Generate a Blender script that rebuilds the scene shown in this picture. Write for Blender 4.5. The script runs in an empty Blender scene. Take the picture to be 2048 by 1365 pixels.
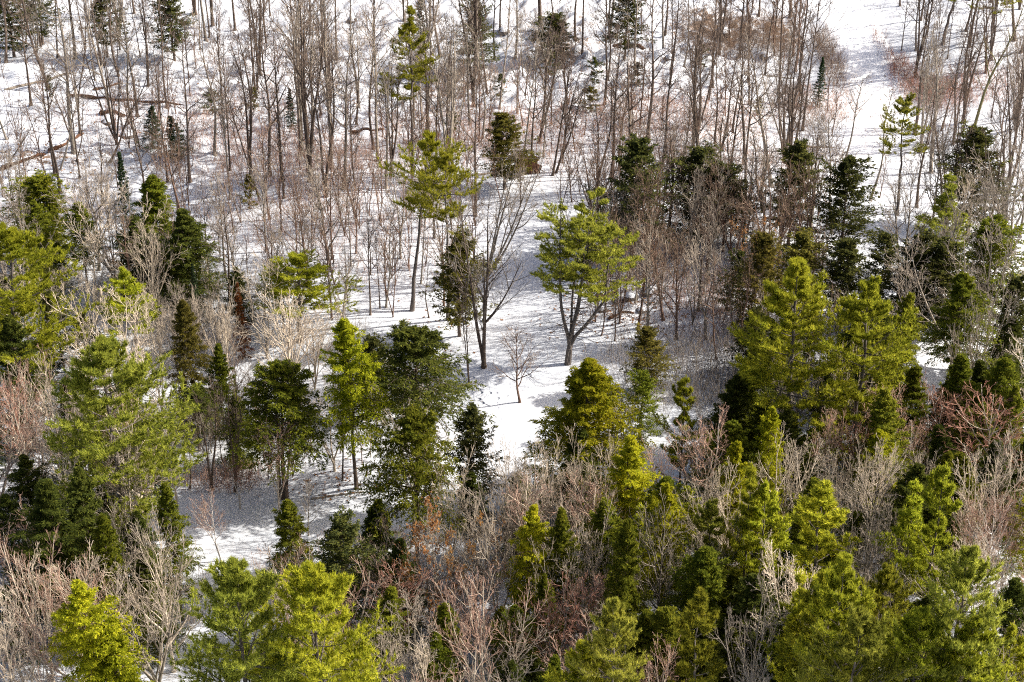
import bpy, math, random
import numpy as np
from mathutils import Vector, Quaternion

# ------------------------------------------------------------------ camera, sky, sun, exposure
PI = math.pi
sc = bpy.context.scene
C = sc.collection
CAM_H, PITCH, FPX = 62.0, math.radians(30.0), 3500.0      # focal length in pixels of a 2048 px wide frame
cam_d = bpy.data.cameras.new("camera")
cam_d.sensor_width = 36.0
cam_d.lens = 36.0 * FPX / 2048.0
cam_d.clip_start, cam_d.clip_end = 1.0, 6000.0
cam = bpy.data.objects.new("camera", cam_d)
C.objects.link(cam)
cam.location = (0, 0, CAM_H)
cam.rotation_euler = (PI / 2 - PITCH, 0, 0)
sc.camera = cam

SUN_EL, SUN_AZ = math.radians(36), math.radians(83)        # azimuth clockwise from +Y: from the right, a little beyond
sd = Vector((math.sin(SUN_AZ) * math.cos(SUN_EL), math.cos(SUN_AZ) * math.cos(SUN_EL), math.sin(SUN_EL)))
world = bpy.data.worlds.new("World")
sc.world = world
world.use_nodes = True
wn = world.node_tree
sky = wn.nodes.new("ShaderNodeTexSky")
sky.sky_type = 'NISHITA'
sky.sun_disc = False
sky.sun_elevation = SUN_EL
sky.sun_rotation = SUN_AZ
sky.dust_density = 5.0
sky.air_density = .8
sky.ozone_density = .6
bg = wn.nodes["Background"]
bg.inputs[1].default_value = 0.11
wn.links.new(sky.outputs[0], bg.inputs[0])
sun_d = bpy.data.lights.new("sun", 'SUN')
sun_d.energy = 4.4
sun_d.angle = math.radians(0.5)
sun_d.color = (1.0, 0.95, 0.87)
sun = bpy.data.objects.new("sun", sun_d)
C.objects.link(sun)
sun.rotation_euler = sd.to_track_quat('Z', 'Y').to_euler()
sun.location = (60, 60, 80)
sc.view_settings.view_transform = 'Standard'
sc.view_settings.look = 'None'
sc.view_settings.gamma = 1.0
sc.view_settings.exposure = 0.92
sc.cycles.max_bounces = 5
sc.cycles.diffuse_bounces = 3
sc.cycles.glossy_bounces = 1
sc.cycles.transmission_bounces = 3
sc.cycles.use_denoising = False
sc.cycles.pixel_filter_type = 'BLACKMAN_HARRIS'
sc.cycles.filter_width = 1.1

rng = np.random.default_rng(7)

# ------------------------------------------------------------------ pixel <-> ground
CP, SP = math.cos(PITCH), math.sin(PITCH)

def ray(u, v):
    x, y = (u - 1024.0) / FPX, (682.5 - v) / FPX
    return np.array([x, CP + y * SP, -SP + y * CP])

def project(p):
    dx, dy, dz = p[0], p[1], p[2] - CAM_H
    d = dy * CP - dz * SP
    return 1024 + FPX * dx / d, 682.5 - FPX * (dy * SP + dz * CP) / d

_wr = np.random.default_rng(3)
_W = [(a, wl, _wr.uniform(0, 6.28), am) for wl, am in ((95, .55), (60, .45), (37, .28), (23, .14), (14, .08)) for a in _wr.uniform(0, PI, 2)]
_L = [(a, wl, _wr.uniform(0, 6.28)) for wl in (5.2, 3.7, 2.6, 1.9, 1.4) for a in _wr.uniform(0, PI, 3)]

def waves(x, y):
    z = np.zeros_like(x)
    for a, wl, ph, am in _W:
        z = z + am * np.sin((x * math.cos(a) + y * math.sin(a)) * 6.283 / wl + ph)
    return z

def lumpy(x, y):
    z = np.zeros_like(x)
    for a, wl, ph in _L:
        z = z + np.sin((x * math.cos(a) + y * math.sin(a)) * 6.283 / wl + ph + .7 * np.sin(x * .31 + y * .23))
    return np.clip(z / 3.2, -.4, 1.6)

def ground0(u, v):
    d = ray(u, v)
    z = 0.0
    for _ in range(5):
        t = (z - CAM_H) / d[2]
        z = float(waves(np.array(d[0] * t), np.array(d[1] * t)))
    return np.array([d[0] * t, d[1] * t, z])

_BC = {}
def blobs(x, y, lst):
    m = np.zeros_like(x)
    for u, v, rx, ry, w in lst:
        if (u, v) not in _BC:
            _BC[(u, v)] = ground0(u, v)
        c = _BC[(u, v)]
        m = np.maximum(m, w * np.exp(-(((x - c[0]) / rx) ** 2 + ((y - c[1]) / ry) ** 2)))
    return m

# where the snow is lumpy over stones and brush, and where dead leaves lie bare (picture landmarks -> metres)
LUMP = [(120, 160, 14, 22, .5), (420, 130, 16, 24, .6), (640, 200, 16, 22, .7), (330, 300, 14, 12, .6), (900, 130, 16, 20, .9), (1150, 110, 16, 24, 1.),
        (1420, 90, 14, 20, .8), (1240, 610, 5, 5, .8), (330, 1190, 6, 7, .6), (520, 330, 12, 10, .4), (1900, 60, 10, 14, .3), (1480, 560, 6, 6, .4)]
LITTER = [(70, 315, 10, 3.5, .8), (200, 345, 9, 4, .7), (330, 300, 9, 5, .7), (480, 250, 10, 9, .6), (640, 290, 10, 7, .6), (900, 175, 8, 9, .8),
          (1160, 240, 15, 6, .65), (1120, 90, 10, 14, .75), (1430, 60, 9, 12, .9), (1560, 60, 5, 9, .9), (1380, 230, 9, 5, .6), (1600, 215, 6, 6, .6),
          (1850, 175, 6, 6, .95), (1960, 170, 8, 7, .7), (1270, 600, 4, 4, .6), (600, 340, 9, 6, .5), (260, 210, 7, 4, .6), (820, 60, 8, 14, .7), (1760, 430, 12, 2.0, .5),
          (610, 965, 2.2, 1.2, .8), (1950, 430, 9, 4, .5), (480, 330, 10, 6, .5), (700, 420, 14, 8, .42), (1000, 420, 10, 6, .35), (1400, 640, 9, 7, .6), (1350, 480, 10, 6, .5), (150, 60, 14, 16, .4), (500, 60, 14, 18, .5), (1900, 60, 10, 16, .45), (400, 560, 12, 8, .5)]
SMOOTH = [(1060, 610, 6, 9, 1), (960, 790, 3.5, 6, 1), (1100, 480, 6, 8, .9), (1740, 170, 4, 20, 1), (1760, 300, 9, 9, .8), (470, 1030, 8, 4.5, .9), (700, 990, 5, 4, .9), (1200, 380, 14, 9, .6)]

def ground_h(x, y):
    x = np.asarray(x, float); y = np.asarray(y, float)
    z = waves(x, y)
    near = (np.abs(x) < 90) & (y > 40) & (y < 230)
    m = np.clip(blobs(x, y, LUMP) - blobs(x, y, SMOOTH), .06, 1) * near
    return z + .46 * m * lumpy(x, y)

def at(u, v):
    d = ray(u, v)
    p = ground0(u, v)
    z = p[2]
    for _ in range(4):
        t = (z - CAM_H) / d[2]
        z = float(ground_h(d[0] * t, d[1] * t))
    return np.array([d[0] * t, d[1] * t, z])

def under(u, v, h):                                        # the ground point whose mark h metres up is seen at (u, v)
    d = ray(u, v)
    z = 0.0
    for _ in range(8):
        t = (z + h - CAM_H) / d[2]
        z = float(ground_h(d[0] * t, d[1] * t))
    return np.array([d[0] * t, d[1] * t, z])

# ------------------------------------------------------------------ materials
def new_mat(name):
    m = bpy.data.materials.new(name)
    m.use_nodes = True
    nt = m.node_tree
    for n in list(nt.nodes):
        nt.nodes.remove(n)
    out = nt.nodes.new("ShaderNodeOutputMaterial")
    return m, nt, out

def nd(nt, t, **kw):
    n = nt.nodes.new(t)
    for k, v in kw.items():
        setattr(n, k, v)
    return n

def ramp(nt, fac, stops):
    r = nd(nt, "ShaderNodeValToRGB")
    e = r.color_ramp.elements
    while len(e) < len(stops):
        e.new(.5)
    for i, (p, c) in enumerate(stops):
        e[i].position = p
        e[i].color = (*c, 1)
    nt.links.new(fac, r.inputs[0])
    return r.outputs[0]

def mix(nt, fac, a, b, mode='MIX'):
    n = nd(nt, "ShaderNodeMix", data_type='RGBA', blend_type=mode)
    for s, v in ((n.inputs[0], fac), (n.inputs[6], a), (n.inputs[7], b)):
        if isinstance(v, (int, float)):
            s.default_value = v
        elif isinstance(v, tuple):
            s.default_value = (*v, 1)
        else:
            nt.links.new(v, s)
    return n.outputs[2]

def math_n(nt, op, a, b):
    n = nd(nt, "ShaderNodeMath", operation=op)
    for s, v in ((n.inputs[0], a), (n.inputs[1], b)):
        if isinstance(v, (int, float)):
            s.default_value = v
        else:
            nt.links.new(v, s)
    return n.outputs[0]

def noise(nt, scale, detail=3, obj=True, rough=.6):
    tc = nd(nt, "ShaderNodeTexCoord")
    n = nd(nt, "ShaderNodeTexNoise")
    n.inputs["Scale"].default_value = scale
    n.inputs["Detail"].default_value = detail
    n.inputs["Roughness"].default_value = rough
    nt.links.new(tc.outputs["Object"], n.inputs["Vector"])
    return n.outputs[0]

def foliage(name, stops, transl=.4, tint=1.35):
    """needles or leaves: colour varies from blade to blade and from tree to tree; light shines through them"""
    m, nt, out = new_mat(name)
    g = nd(nt, "ShaderNodeNewGeometry")
    oi = nd(nt, "ShaderNodeObjectInfo")
    n = noise(nt, .8, 2)
    f = math_n(nt, 'ADD', math_n(nt, 'MULTIPLY', g.outputs["Random Per Island"], .55), math_n(nt, 'MULTIPLY', n, .45))
    col = ramp(nt, f, stops)
    b = math_n(nt, 'ADD', math_n(nt, 'MULTIPLY', oi.outputs["Random"], .5), .75)
    hsv = nd(nt, "ShaderNodeHueSaturation")
    nt.links.new(col, hsv.inputs["Color"])
    nt.links.new(b, hsv.inputs["Value"])
    fr = nd(nt, "ShaderNodeMath", operation='FRACT')
    nt.links.new(math_n(nt, 'MULTIPLY', oi.outputs["Random"], 7.31), fr.inputs[0])
    nt.links.new(math_n(nt, 'ADD', math_n(nt, 'MULTIPLY', fr.outputs[0], .022), .487), hsv.inputs["Hue"])
    d = nd(nt, "ShaderNodeBsdfDiffuse")
    t = nd(nt, "ShaderNodeBsdfTranslucent")
    h2 = nd(nt, "ShaderNodeHueSaturation")
    h2.inputs["Value"].default_value = tint
    nt.links.new(hsv.outputs[0], h2.inputs["Color"])
    nt.links.new(hsv.outputs[0], d.inputs[0])
    nt.links.new(h2.outputs[0], t.inputs[0])
    ms = nd(nt, "ShaderNodeMixShader")
    ms.inputs[0].default_value = transl
    nt.links.new(d.outputs[0], ms.inputs[1])
    nt.links.new(t.outputs[0], ms.inputs[2])
    nt.links.new(ms.outputs[0], out.inputs[0])
    return m

def bark(name, c0, c1, scale=3.0):
    m, nt, out = new_mat(name)
    oi = nd(nt, "ShaderNodeObjectInfo")
    tc = nd(nt, "ShaderNodeTexCoord")
    mp = nd(nt, "ShaderNodeMapping")
    mp.inputs["Scale"].default_value = (scale * 2.2, scale * 2.2, scale * .6)
    nt.links.new(tc.outputs["Object"], mp.inputs[0])
    n = nd(nt, "ShaderNodeTexNoise")
    n.inputs["Scale"].default_value = 1.0
    n.inputs["Detail"].default_value = 5
    nt.links.new(mp.outputs[0], n.inputs["Vector"])
    col = ramp(nt, n.outputs[0], [(.3, c0), (.7, c1)])
    hsv = nd(nt, "ShaderNodeHueSaturation")
    nt.links.new(math_n(nt, 'ADD', math_n(nt, 'MULTIPLY', oi.outputs["Random"], .6), .7), hsv.inputs["Value"])
    nt.links.new(col, hsv.inputs["Color"])
    p = nd(nt, "ShaderNodeBsdfPrincipled")
    p.inputs["Roughness"].default_value = .9
    p.inputs["Specular IOR Level"].default_value = .15
    nt.links.new(hsv.outputs[0], p.inputs["Base Color"])
    bp = nd(nt, "ShaderNodeBump")
    bp.inputs["Strength"].default_value = .5
    bp.inputs["Distance"].default_value = .03
    nt.links.new(n.outputs[0], bp.inputs["Height"])
    nt.links.new(bp.outputs[0], p.inputs["Normal"])
    nt.links.new(p.outputs[0], out.inputs[0])
    return m

def snow_mat(name, c0, c1):
    m, nt, out = new_mat(name)
    at_ = nd(nt, "ShaderNodeAttribute", attribute_name="litter")
    n1 = noise(nt, 1.1, 6, rough=.72)
    n2 = noise(nt, 9.0, 4, rough=.7)
    n3 = noise(nt, .35, 3)
    f = math_n(nt, 'ADD', math_n(nt, 'MULTIPLY', n1, .75), math_n(nt, 'MULTIPLY', n2, .45))
    thr = math_n(nt, 'ADD', math_n(nt, 'MULTIPLY', at_.outputs["Fac"], .56), -1.0)
    s = math_n(nt, 'ADD', f, thr)
    fac = ramp(nt, s, [(.0, (0, 0, 0)), (.07, (1, 1, 1))])
    lit = ramp(nt, n2, [(.3, (.07, .045, .03)), (.55, (.2, .13, .085)), (.75, (.33, .25, .19))])
    sn = ramp(nt, n3, [(.3, c0), (.7, c1)])
    col = mix(nt, fac, sn, lit)
    p = nd(nt, "ShaderNodeBsdfPrincipled")
    p.inputs["Roughness"].default_value = .75
    p.inputs["Specular IOR Level"].default_value = .2
    nt.links.new(col, p.inputs["Base Color"])
    b1 = nd(nt, "ShaderNodeBump")
    b1.inputs["Strength"].default_value = .5
    b1.inputs["Distance"].default_value = .15
    nt.links.new(n1, b1.inputs["Height"])
    b2 = nd(nt, "ShaderNodeBump")
    b2.inputs["Strength"].default_value = .25
    b2.inputs["Distance"].default_value = .03
    nt.links.new(n2, b2.inputs["Height"])
    nt.links.new(b1.outputs[0], b2.inputs["Normal"])
    tk = nd(nt, "ShaderNodeAttribute", attribute_name="tracks")
    vo = nd(nt, "ShaderNodeTexVoronoi")
    vo.inputs["Scale"].default_value = 1.5
    tc = nd(nt, "ShaderNodeTexCoord")
    nt.links.new(tc.outputs["Object"], vo.inputs["Vector"])
    hole = ramp(nt, vo.outputs["Distance"], [(.12, (0, 0, 0)), (.3, (1, 1, 1))])
    b3 = nd(nt, "ShaderNodeBump")
    b3.inputs["Distance"].default_value = .22
    nt.links.new(math_n(nt, 'MULTIPLY', tk.outputs["Fac"], .9), b3.inputs["Strength"])
    nt.links.new(hole, b3.inputs["Height"])
    nt.links.new(b2.outputs[0], b3.inputs["Normal"])
    nt.links.new(b3.outputs[0], p.inputs["Normal"])
    nt.links.new(p.outputs[0], out.inputs[0])
    return m

M = {}
M['snow'] = snow_mat('old_snow', (.54, .56, .60), (.66, .675, .70))
M['road_snow'] = snow_mat('packed_road_snow', (.80, .81, .83), (.88, .88, .89))
M['brown'] = bark("brown_bark", (.06, .044, .033), (.175, .13, .10))
M['twig_dark'] = bark("dark_twigs", (.085, .062, .047), (.22, .165, .13))
M['brown2'] = bark("reddish_brown_bark", (.085, .05, .036), (.23, .15, .11))
M['grey'] = bark("grey_bark", (.14, .12, .095), (.34, .29, .235))
M['pale'] = bark("pale_bark", (.34, .28, .21), (.62, .53, .42))
M['white'] = bark("white_birch_bark", (.33, .30, .26), (.66, .60, .54), 4)
M['olive'] = bark("mossy_bark", (.10, .095, .04), (.24, .21, .10))
M['pinebark'] = bark("pine_bark", (.075, .062, .055), (.20, .17, .15))
M['twig_brown'] = bark("brown_twigs", (.12, .08, .055), (.30, .215, .155))
M['twig_grey'] = bark("grey_twigs", (.19, .155, .12), (.40, .335, .27))
M['twig_pale'] = bark("pale_twigs", (.35, .29, .215), (.66, .55, .43))
M['twig_pink'] = bark("pinkish_twigs", (.28, .17, .125), (.54, .36, .275))
M['twig_red'] = bark("reddish_twigs", (.24, .11, .075), (.48, .27, .195))
M['deadwood'] = bark("rotten_wood", (.05, .026, .016), (.17, .085, .05), 5)
M['pine_y'] = foliage("yellow_green_needles", [(.2, (.125, .16, .014)), (.5, (.32, .335, .03)), (.8, (.50, .48, .045))], .5)
M['pine_g'] = foliage("grey_green_needles", [(.2, (.095, .122, .022)), (.5, (.265, .275, .04)), (.8, (.44, .43, .065))], .48)
M['pine_o'] = foliage("olive_needles", [(.2, (.10, .115, .016)), (.5, (.24, .235, .025)), (.8, (.38, .345, .035))], .45)
M['hem_y'] = foliage("golden_hemlock_needles", [(.2, (.11, .14, .010)), (.5, (.31, .32, .018)), (.8, (.50, .47, .03))], .48)
M['hem_d'] = foliage("dark_hemlock_needles", [(.2, (.028, .040, .012)), (.5, (.072, .088, .018)), (.85, (.15, .16, .025))], .38)
M['hem_m'] = foliage("green_hemlock_needles", [(.2, (.052, .072, .012)), (.5, (.145, .165, .018)), (.85, (.29, .285, .028))], .42)
M['spruce'] = foliage("spruce_needles", [(.2, (.018, .032, .018)), (.5, (.04, .065, .03)), (.85, (.09, .12, .05))], .2)
M['cedar'] = foliage("cedar_scales", [(.2, (.026, .034, .014)), (.5, (.068, .075, .022)), (.85, (.15, .145, .03))], .3)
M['cedar_b'] = foliage("bronze_cedar_scales", [(.2, (.05, .052, .014)), (.5, (.125, .112, .024)), (.85, (.23, .19, .035))], .35)
M['rust'] = foliage("rust_needles", [(.2, (.16, .06, .02)), (.8, (.34, .15, .05))], .3)
M['orange'] = foliage("dry_orange_leaves", [(.2, (.20, .08, .03)), (.5, (.38, .18, .06)), (.85, (.52, .30, .11))], .35)

# ------------------------------------------------------------------ mesh kit
def nrm(a):
    return a / np.maximum(np.linalg.norm(a, axis=-1, keepdims=True), 1e-9)

class MB:
    """gathers tubes and blades; build() makes ONE mesh"""
    def __init__(s):
        s.v, s.q, s.t, s.n = [], [], [], 0
    def tubes(s, P, R, k):
        N, m, _ = P.shape
        T = nrm(np.gradient(P, axis=1))
        ref = np.where(np.abs(T[:, :1, 2:3]) > .8, np.array([1., .1, 0]), np.array([0., .1, 1.]))
        U = nrm(np.cross(T, ref)); V = np.cross(T, U)
        a = np.arange(k) * 2 * PI / k
        ring = P[:, :, None] + R[:, :, None, None] * (np.cos(a)[:, None] * U[:, :, None] + np.sin(a)[:, None] * V[:, :, None])
        base = s.n + np.arange(N)[:, None, None] * (m * k) + np.arange(m - 1)[None, :, None] * k
        j = np.arange(k); j2 = (j + 1) % k
        q = np.stack([base + j, base + j2, base + k + j2, base + k + j], -1).reshape(-1, 4)
        s.v.append(ring.reshape(-1, 3)); s.q.append(q); s.n += N * m * k
        return s
    def tris(s, V):
        V = V.reshape(-1, 3)
        s.v.append(V); s.t.append(s.n + np.arange(len(V)).reshape(-1, 3)); s.n += len(V)
        return s
    def grid(s, V, nu, nv):
        i = np.arange(nu - 1)[:, None] * nv + np.arange(nv - 1)
        s.v.append(V.reshape(-1, 3)); s.q.append((s.n + np.stack([i, i + nv, i + nv + 1, i + 1], -1)).reshape(-1, 4)); s.n += nu * nv
        return s
    def mesh(s, name, smooth=True):
        V = np.concatenate(s.v).astype(np.float32)
        q = np.concatenate(s.q) if s.q else np.zeros((0, 4), int)
        t = np.concatenate(s.t) if s.t else np.zeros((0, 3), int)
        me = bpy.data.meshes.new(name)
        me.vertices.add(len(V)); me.vertices.foreach_set("co", V.ravel())
        nl = q.size + t.size
        me.loops.add(nl); me.loops.foreach_set("vertex_index", np.concatenate([q.ravel(), t.ravel()]).astype(np.int32))
        st = np.concatenate([np.arange(len(q)) * 4, q.size + np.arange(len(t)) * 3]).astype(np.int32)
        me.polygons.add(len(st)); me.polygons.foreach_set("loop_start", st)
        if smooth:
            me.polygons.foreach_set("use_smooth", np.concatenate([np.ones(len(q), bool), np.zeros(len(t), bool)]))
        me.update(calc_edges=True)
        me.materials.append(None)
        return me

def frames(T):
    ref = np.where(np.abs(T[..., 2:3]) > .85, np.array([1., 0, 0]), np.array([0., 0, 1.]))
    U = nrm(np.cross(T, ref))
    return U, np.cross(T, U)

def sample(P, t):
    """points, tangents at parameters t (N, n) of polylines P (N, m, 3)"""
    m = P.shape[1]
    x = np.clip(t, 0, .9999) * (m - 1)
    i = x.astype(int); f = (x - i)[..., None]
    r = np.arange(P.shape[0])[:, None]
    A, B = P[r, i], P[r, i + 1]
    return A + (B - A) * f, nrm(B - A)

def plen(P):
    return np.linalg.norm(np.diff(P, axis=1), axis=2).sum(1)

def curve(S, D, L, m, up, wob, g):
    """polylines from S along D, bending by up (m of rise at the tip per m of length)"""
    N = len(S)
    s = np.linspace(0, 1, m)[None, :, None]
    P = S[:, None] + L[:, None, None] * (D[:, None] * s + np.array([0, 0, 1.]) * np.asarray(up).reshape(-1, 1, 1) * s ** 2)
    w = np.cumsum(g.normal(0, 1, (N, m, 3)), axis=1); w -= w[:, :1]
    return P + w * wob * L[:, None, None] / m

def grow(P, R, g, n, t0, t1, ang, lf, m, up, wob, rr, tip, taper=.5, side=False):
    N = P.shape[0]
    t = t0 + (t1 - t0) * (np.arange(n) + g.uniform(0, 1, (N, n))) / n
    S, T = sample(P, t)
    rs = sample(np.repeat(R[..., None], 3, 2), t)[0][..., 0]
    a = np.radians(g.normal(ang[0], ang[1], (N, n)))[..., None]
    U, V = frames(T)
    if side:
        sg = np.where(np.arange(n) % 2, 1., -1.)[None, :, None]
        O = U * sg + V * g.normal(0, .22, (N, n, 1))
    else:
        az = (np.arange(n) * 2.4 + g.uniform(0, 6.28, (N, 1)) + g.normal(0, .5, (N, n)))[..., None]
        O = U * np.cos(az) + V * np.sin(az)
    D = nrm(T * np.cos(a) + O * np.sin(a))
    L = plen(P)[:, None] * lf * (1 - taper * (t - t0) / max(t1 - t0, 1e-6)) * g.uniform(.65, 1.3, (N, n))
    S, D, L, rs = S.reshape(-1, 3), D.reshape(-1, 3), L.ravel(), rs.ravel()
    Q = curve(S, D, L, m, up, wob, g)
    r0 = np.minimum(rs * .8, np.maximum(L * rr, tip))
    RR = np.maximum(r0[:, None] * (1 - .8 * np.linspace(0, 1, m)), np.minimum(tip, r0 * .9)[:, None])
    return Q, RR

def blades(pos, ax, g, n, spread, L, W, flat=0.0):
    """n needle sprays (triangles) round each point, mostly along ax"""
    K = len(pos)
    D = nrm(ax[:, None] + g.normal(0, spread, (K, n, 3)) * np.array([1, 1, 1 - flat * .6]))
    up = nrm(np.array([0, 0, 1.]) * flat + g.normal(0, .35 if flat else 1, (K, n, 3)))
    X = nrm(np.cross(D, up))
    l = (L * g.uniform(.6, 1.25, (K, n, 1))); w = W * g.uniform(.7, 1.3, (K, n, 1))
    p = pos[:, None] + g.normal(0, W * .5, (K, n, 3))
    return np.stack([p - X * w / 2, p + X * w / 2, p + D * l], 2)

TEMPL = {}
def keep(kind, parts, H, width):
    TEMPL.setdefault(kind, []).append((parts, H, width))

# ------------------------------------------------------------------ bare broadleaf trees
def bare(kind, seed, H, r0=.16, stems=1, fork=.0, splay=12, bend=.03, limb0=.35, n1=13, a1=42, l1=.42, up1=.35, n2=6, n3=5, n4=3, tw=.011, leaves=0, fine=True, l2=.46, l3=.48, wb=.12):
    g = np.random.default_rng(seed)
    m = 12
    z = np.concatenate([[0, .03], np.linspace(.1, 1, m - 2)])
    def sway(k):
        o = np.zeros(m)
        for f in (1, 2, 3.3):
            p = g.uniform(0, 6.28)
            o += g.normal(0, k / f) * (np.sin(z * 3.14 * f + p) - math.sin(p))
        return o
    base = np.stack([sway(bend * .35), sway(bend * .35), z], 1)
    base[:, :2] -= base[-1:, :2] * z[:, None]
    tr, cr = MB(), MB()
    lim = tr
    Ps, Rs = [], []
    if stems == 1:
        P = base * H
        Ps, Rs = [P], [r0 * (1 - .86 * z ** .9)]
    else:
        a0 = g.uniform(0, 6.28)
        for i in range(stems):
            az = a0 + i * 6.283 / stems + g.normal(0, .25)
            an = math.radians(splay * g.uniform(.6, 1.3))
            k = np.clip((z - fork) / (1 - fork), 0, 1)
            off = np.sin(k * 1.35) * math.tan(an) * (1 - fork) * .85
            P = base.copy()
            P[:, 0] += np.cos(az) * off + sway(bend * .2)
            P[:, 1] += np.sin(az) * off + sway(bend * .2)
            hs = g.uniform(.82, 1.0) if i else 1.0
            P[:, 2] = np.where(z < fork, z, fork + (z - fork) * hs)
            Ps.append(P * H)
            Rs.append(r0 * (.78 if fork > .02 else .62) * (1 - .86 * z) * g.uniform(.8, 1.1))
    P0, R0 = np.stack(Ps), np.stack(Rs)
    Pt, Rt = P0.copy(), R0.copy()
    Pt[:, 0, 2] -= .3; Rt[:, 0] *= 1.9; Rt[:, 1] *= 1.12
    tr.tubes(Pt, Rt, 8)
    ns = len(Ps)
    P1, R1 = grow(P0, R0, g, max(4, n1 // ns + 1), limb0, .97, (a1, 9), l1, 6, up1, .13, .021, tw * 1.3, taper=.62)
    lim.tubes(P1, R1, 5)
    P2, R2 = grow(P1, R1, g, n2, .22, .98, (36, 9), l2, 5, .16, wb, .016, tw, taper=.45)
    cr.tubes(P2, R2, 4)
    P3, R3 = grow(P2, R2, g, n3, .2, 1, (34, 11), l3, 4 if fine else 3, .10, wb, .013, tw * .85)
    cr.tubes(P3, R3, 3)
    if n4:
        P4, R4 = grow(P3, R3, g, n4, .25, 1, (36, 12), .5, 2, .06, .05, .012, tw * .72)
        cr.tubes(P4, R4, 3)
    parts = [('trunk', tr.mesh('trunk')), ('crown', cr.mesh('crown'))]
    if leaves:
        lp = P3.reshape(-1, 3)
        lp = lp[g.choice(len(lp), min(leaves, len(lp)), replace=False)]
        mb = MB().tris(blades(lp, np.tile(np.array([0, 0, -.35]), (len(lp), 1)), g, 2, .6, .17, .15))
        parts.append(('leaves', mb.mesh('leaves')))
    allp = P3.reshape(-1, 3)
    keep(kind, parts, float(np.percentile(allp[:, 2], 99.6)), float(np.percentile(np.abs(allp[:, :2]), 97) * 2))

for i in range(9):
    bare('tall', 100 + i, 15, r0=.12 + .025 * (i % 4), bend=.02 + .012 * (i % 3), limb0=(.40, .52, .34)[i % 3], n1=13 + i % 4, a1=36 + 4 * (i % 4), l1=.23, up1=.18, n2=5, n3=4, n4=2, tw=.0115)
for i in range(4):
    bare('fork', 140 + i, 14, r0=.2, stems=2 + i % 3, fork=(.03, .12, .02, .28, .05, .18)[i], splay=(6, 8, 9)[i % 3], bend=.03, limb0=.38, n1=21, a1=34, l1=.22, up1=.2, n2=6, n3=5, n4=2, tw=.012)
for i in range(6):
    bare('vase', 170 + i, 10, r0=.17, stems=(1, 3, 2, 4, 1, 3)[i], fork=(.0, .14, .25, .05, 0, .2)[i], splay=(0, 17, 15, 18, 0, 20)[i], bend=.035, limb0=.25, n1=17, a1=40, l1=.48 if i in (0, 4) else .40, up1=.2, n2=5, n3=4, n4=2, tw=.0155, l2=.55, l3=.55, wb=.06)
for i in range(5):
    bare('mid', 200 + i, 10, r0=.12, stems=(1, 2, 1, 3, 1)[i], fork=(.0, .2, .0, .05, 0)[i], splay=9, bend=.035, limb0=.28, n1=15, a1=36, l1=.32, up1=.22, n2=5, n3=4, n4=2, tw=.0145, l2=.52, l3=.52, wb=.07)
for i in range(6):
    bare('sap', 230 + i, 6, r0=.05 + .01 * (i % 2), stems=(1, 1, 2, 1, 3, 1)[i], fork=(.0, 0, .05, 0, .02, 0)[i], splay=8, bend=.04, limb0=.25, n1=12, a1=34, l1=.24, up1=.2, n2=4, n3=3, n4=0, tw=.0115, fine=False)
for i in range(3):
    bare('birch', 250 + i, 10, r0=.12, stems=(1, 2, 1, 3)[i], fork=(.0, .3, .0, .1)[i], splay=11, bend=.035, limb0=.38, n1=17, a1=38, l1=.34, up1=.32, n2=6, n3=5, n4=3, tw=.0145, wb=.07)
for i in range(2):
    bare('beech', 270 + i, 8, r0=.10, stems=1 + i, fork=.1, splay=14, bend=.04, limb0=.15, n1=15, a1=55, l1=.42, up1=.2, n2=6, n3=5, n4=2, tw=.013, leaves=520)

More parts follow.
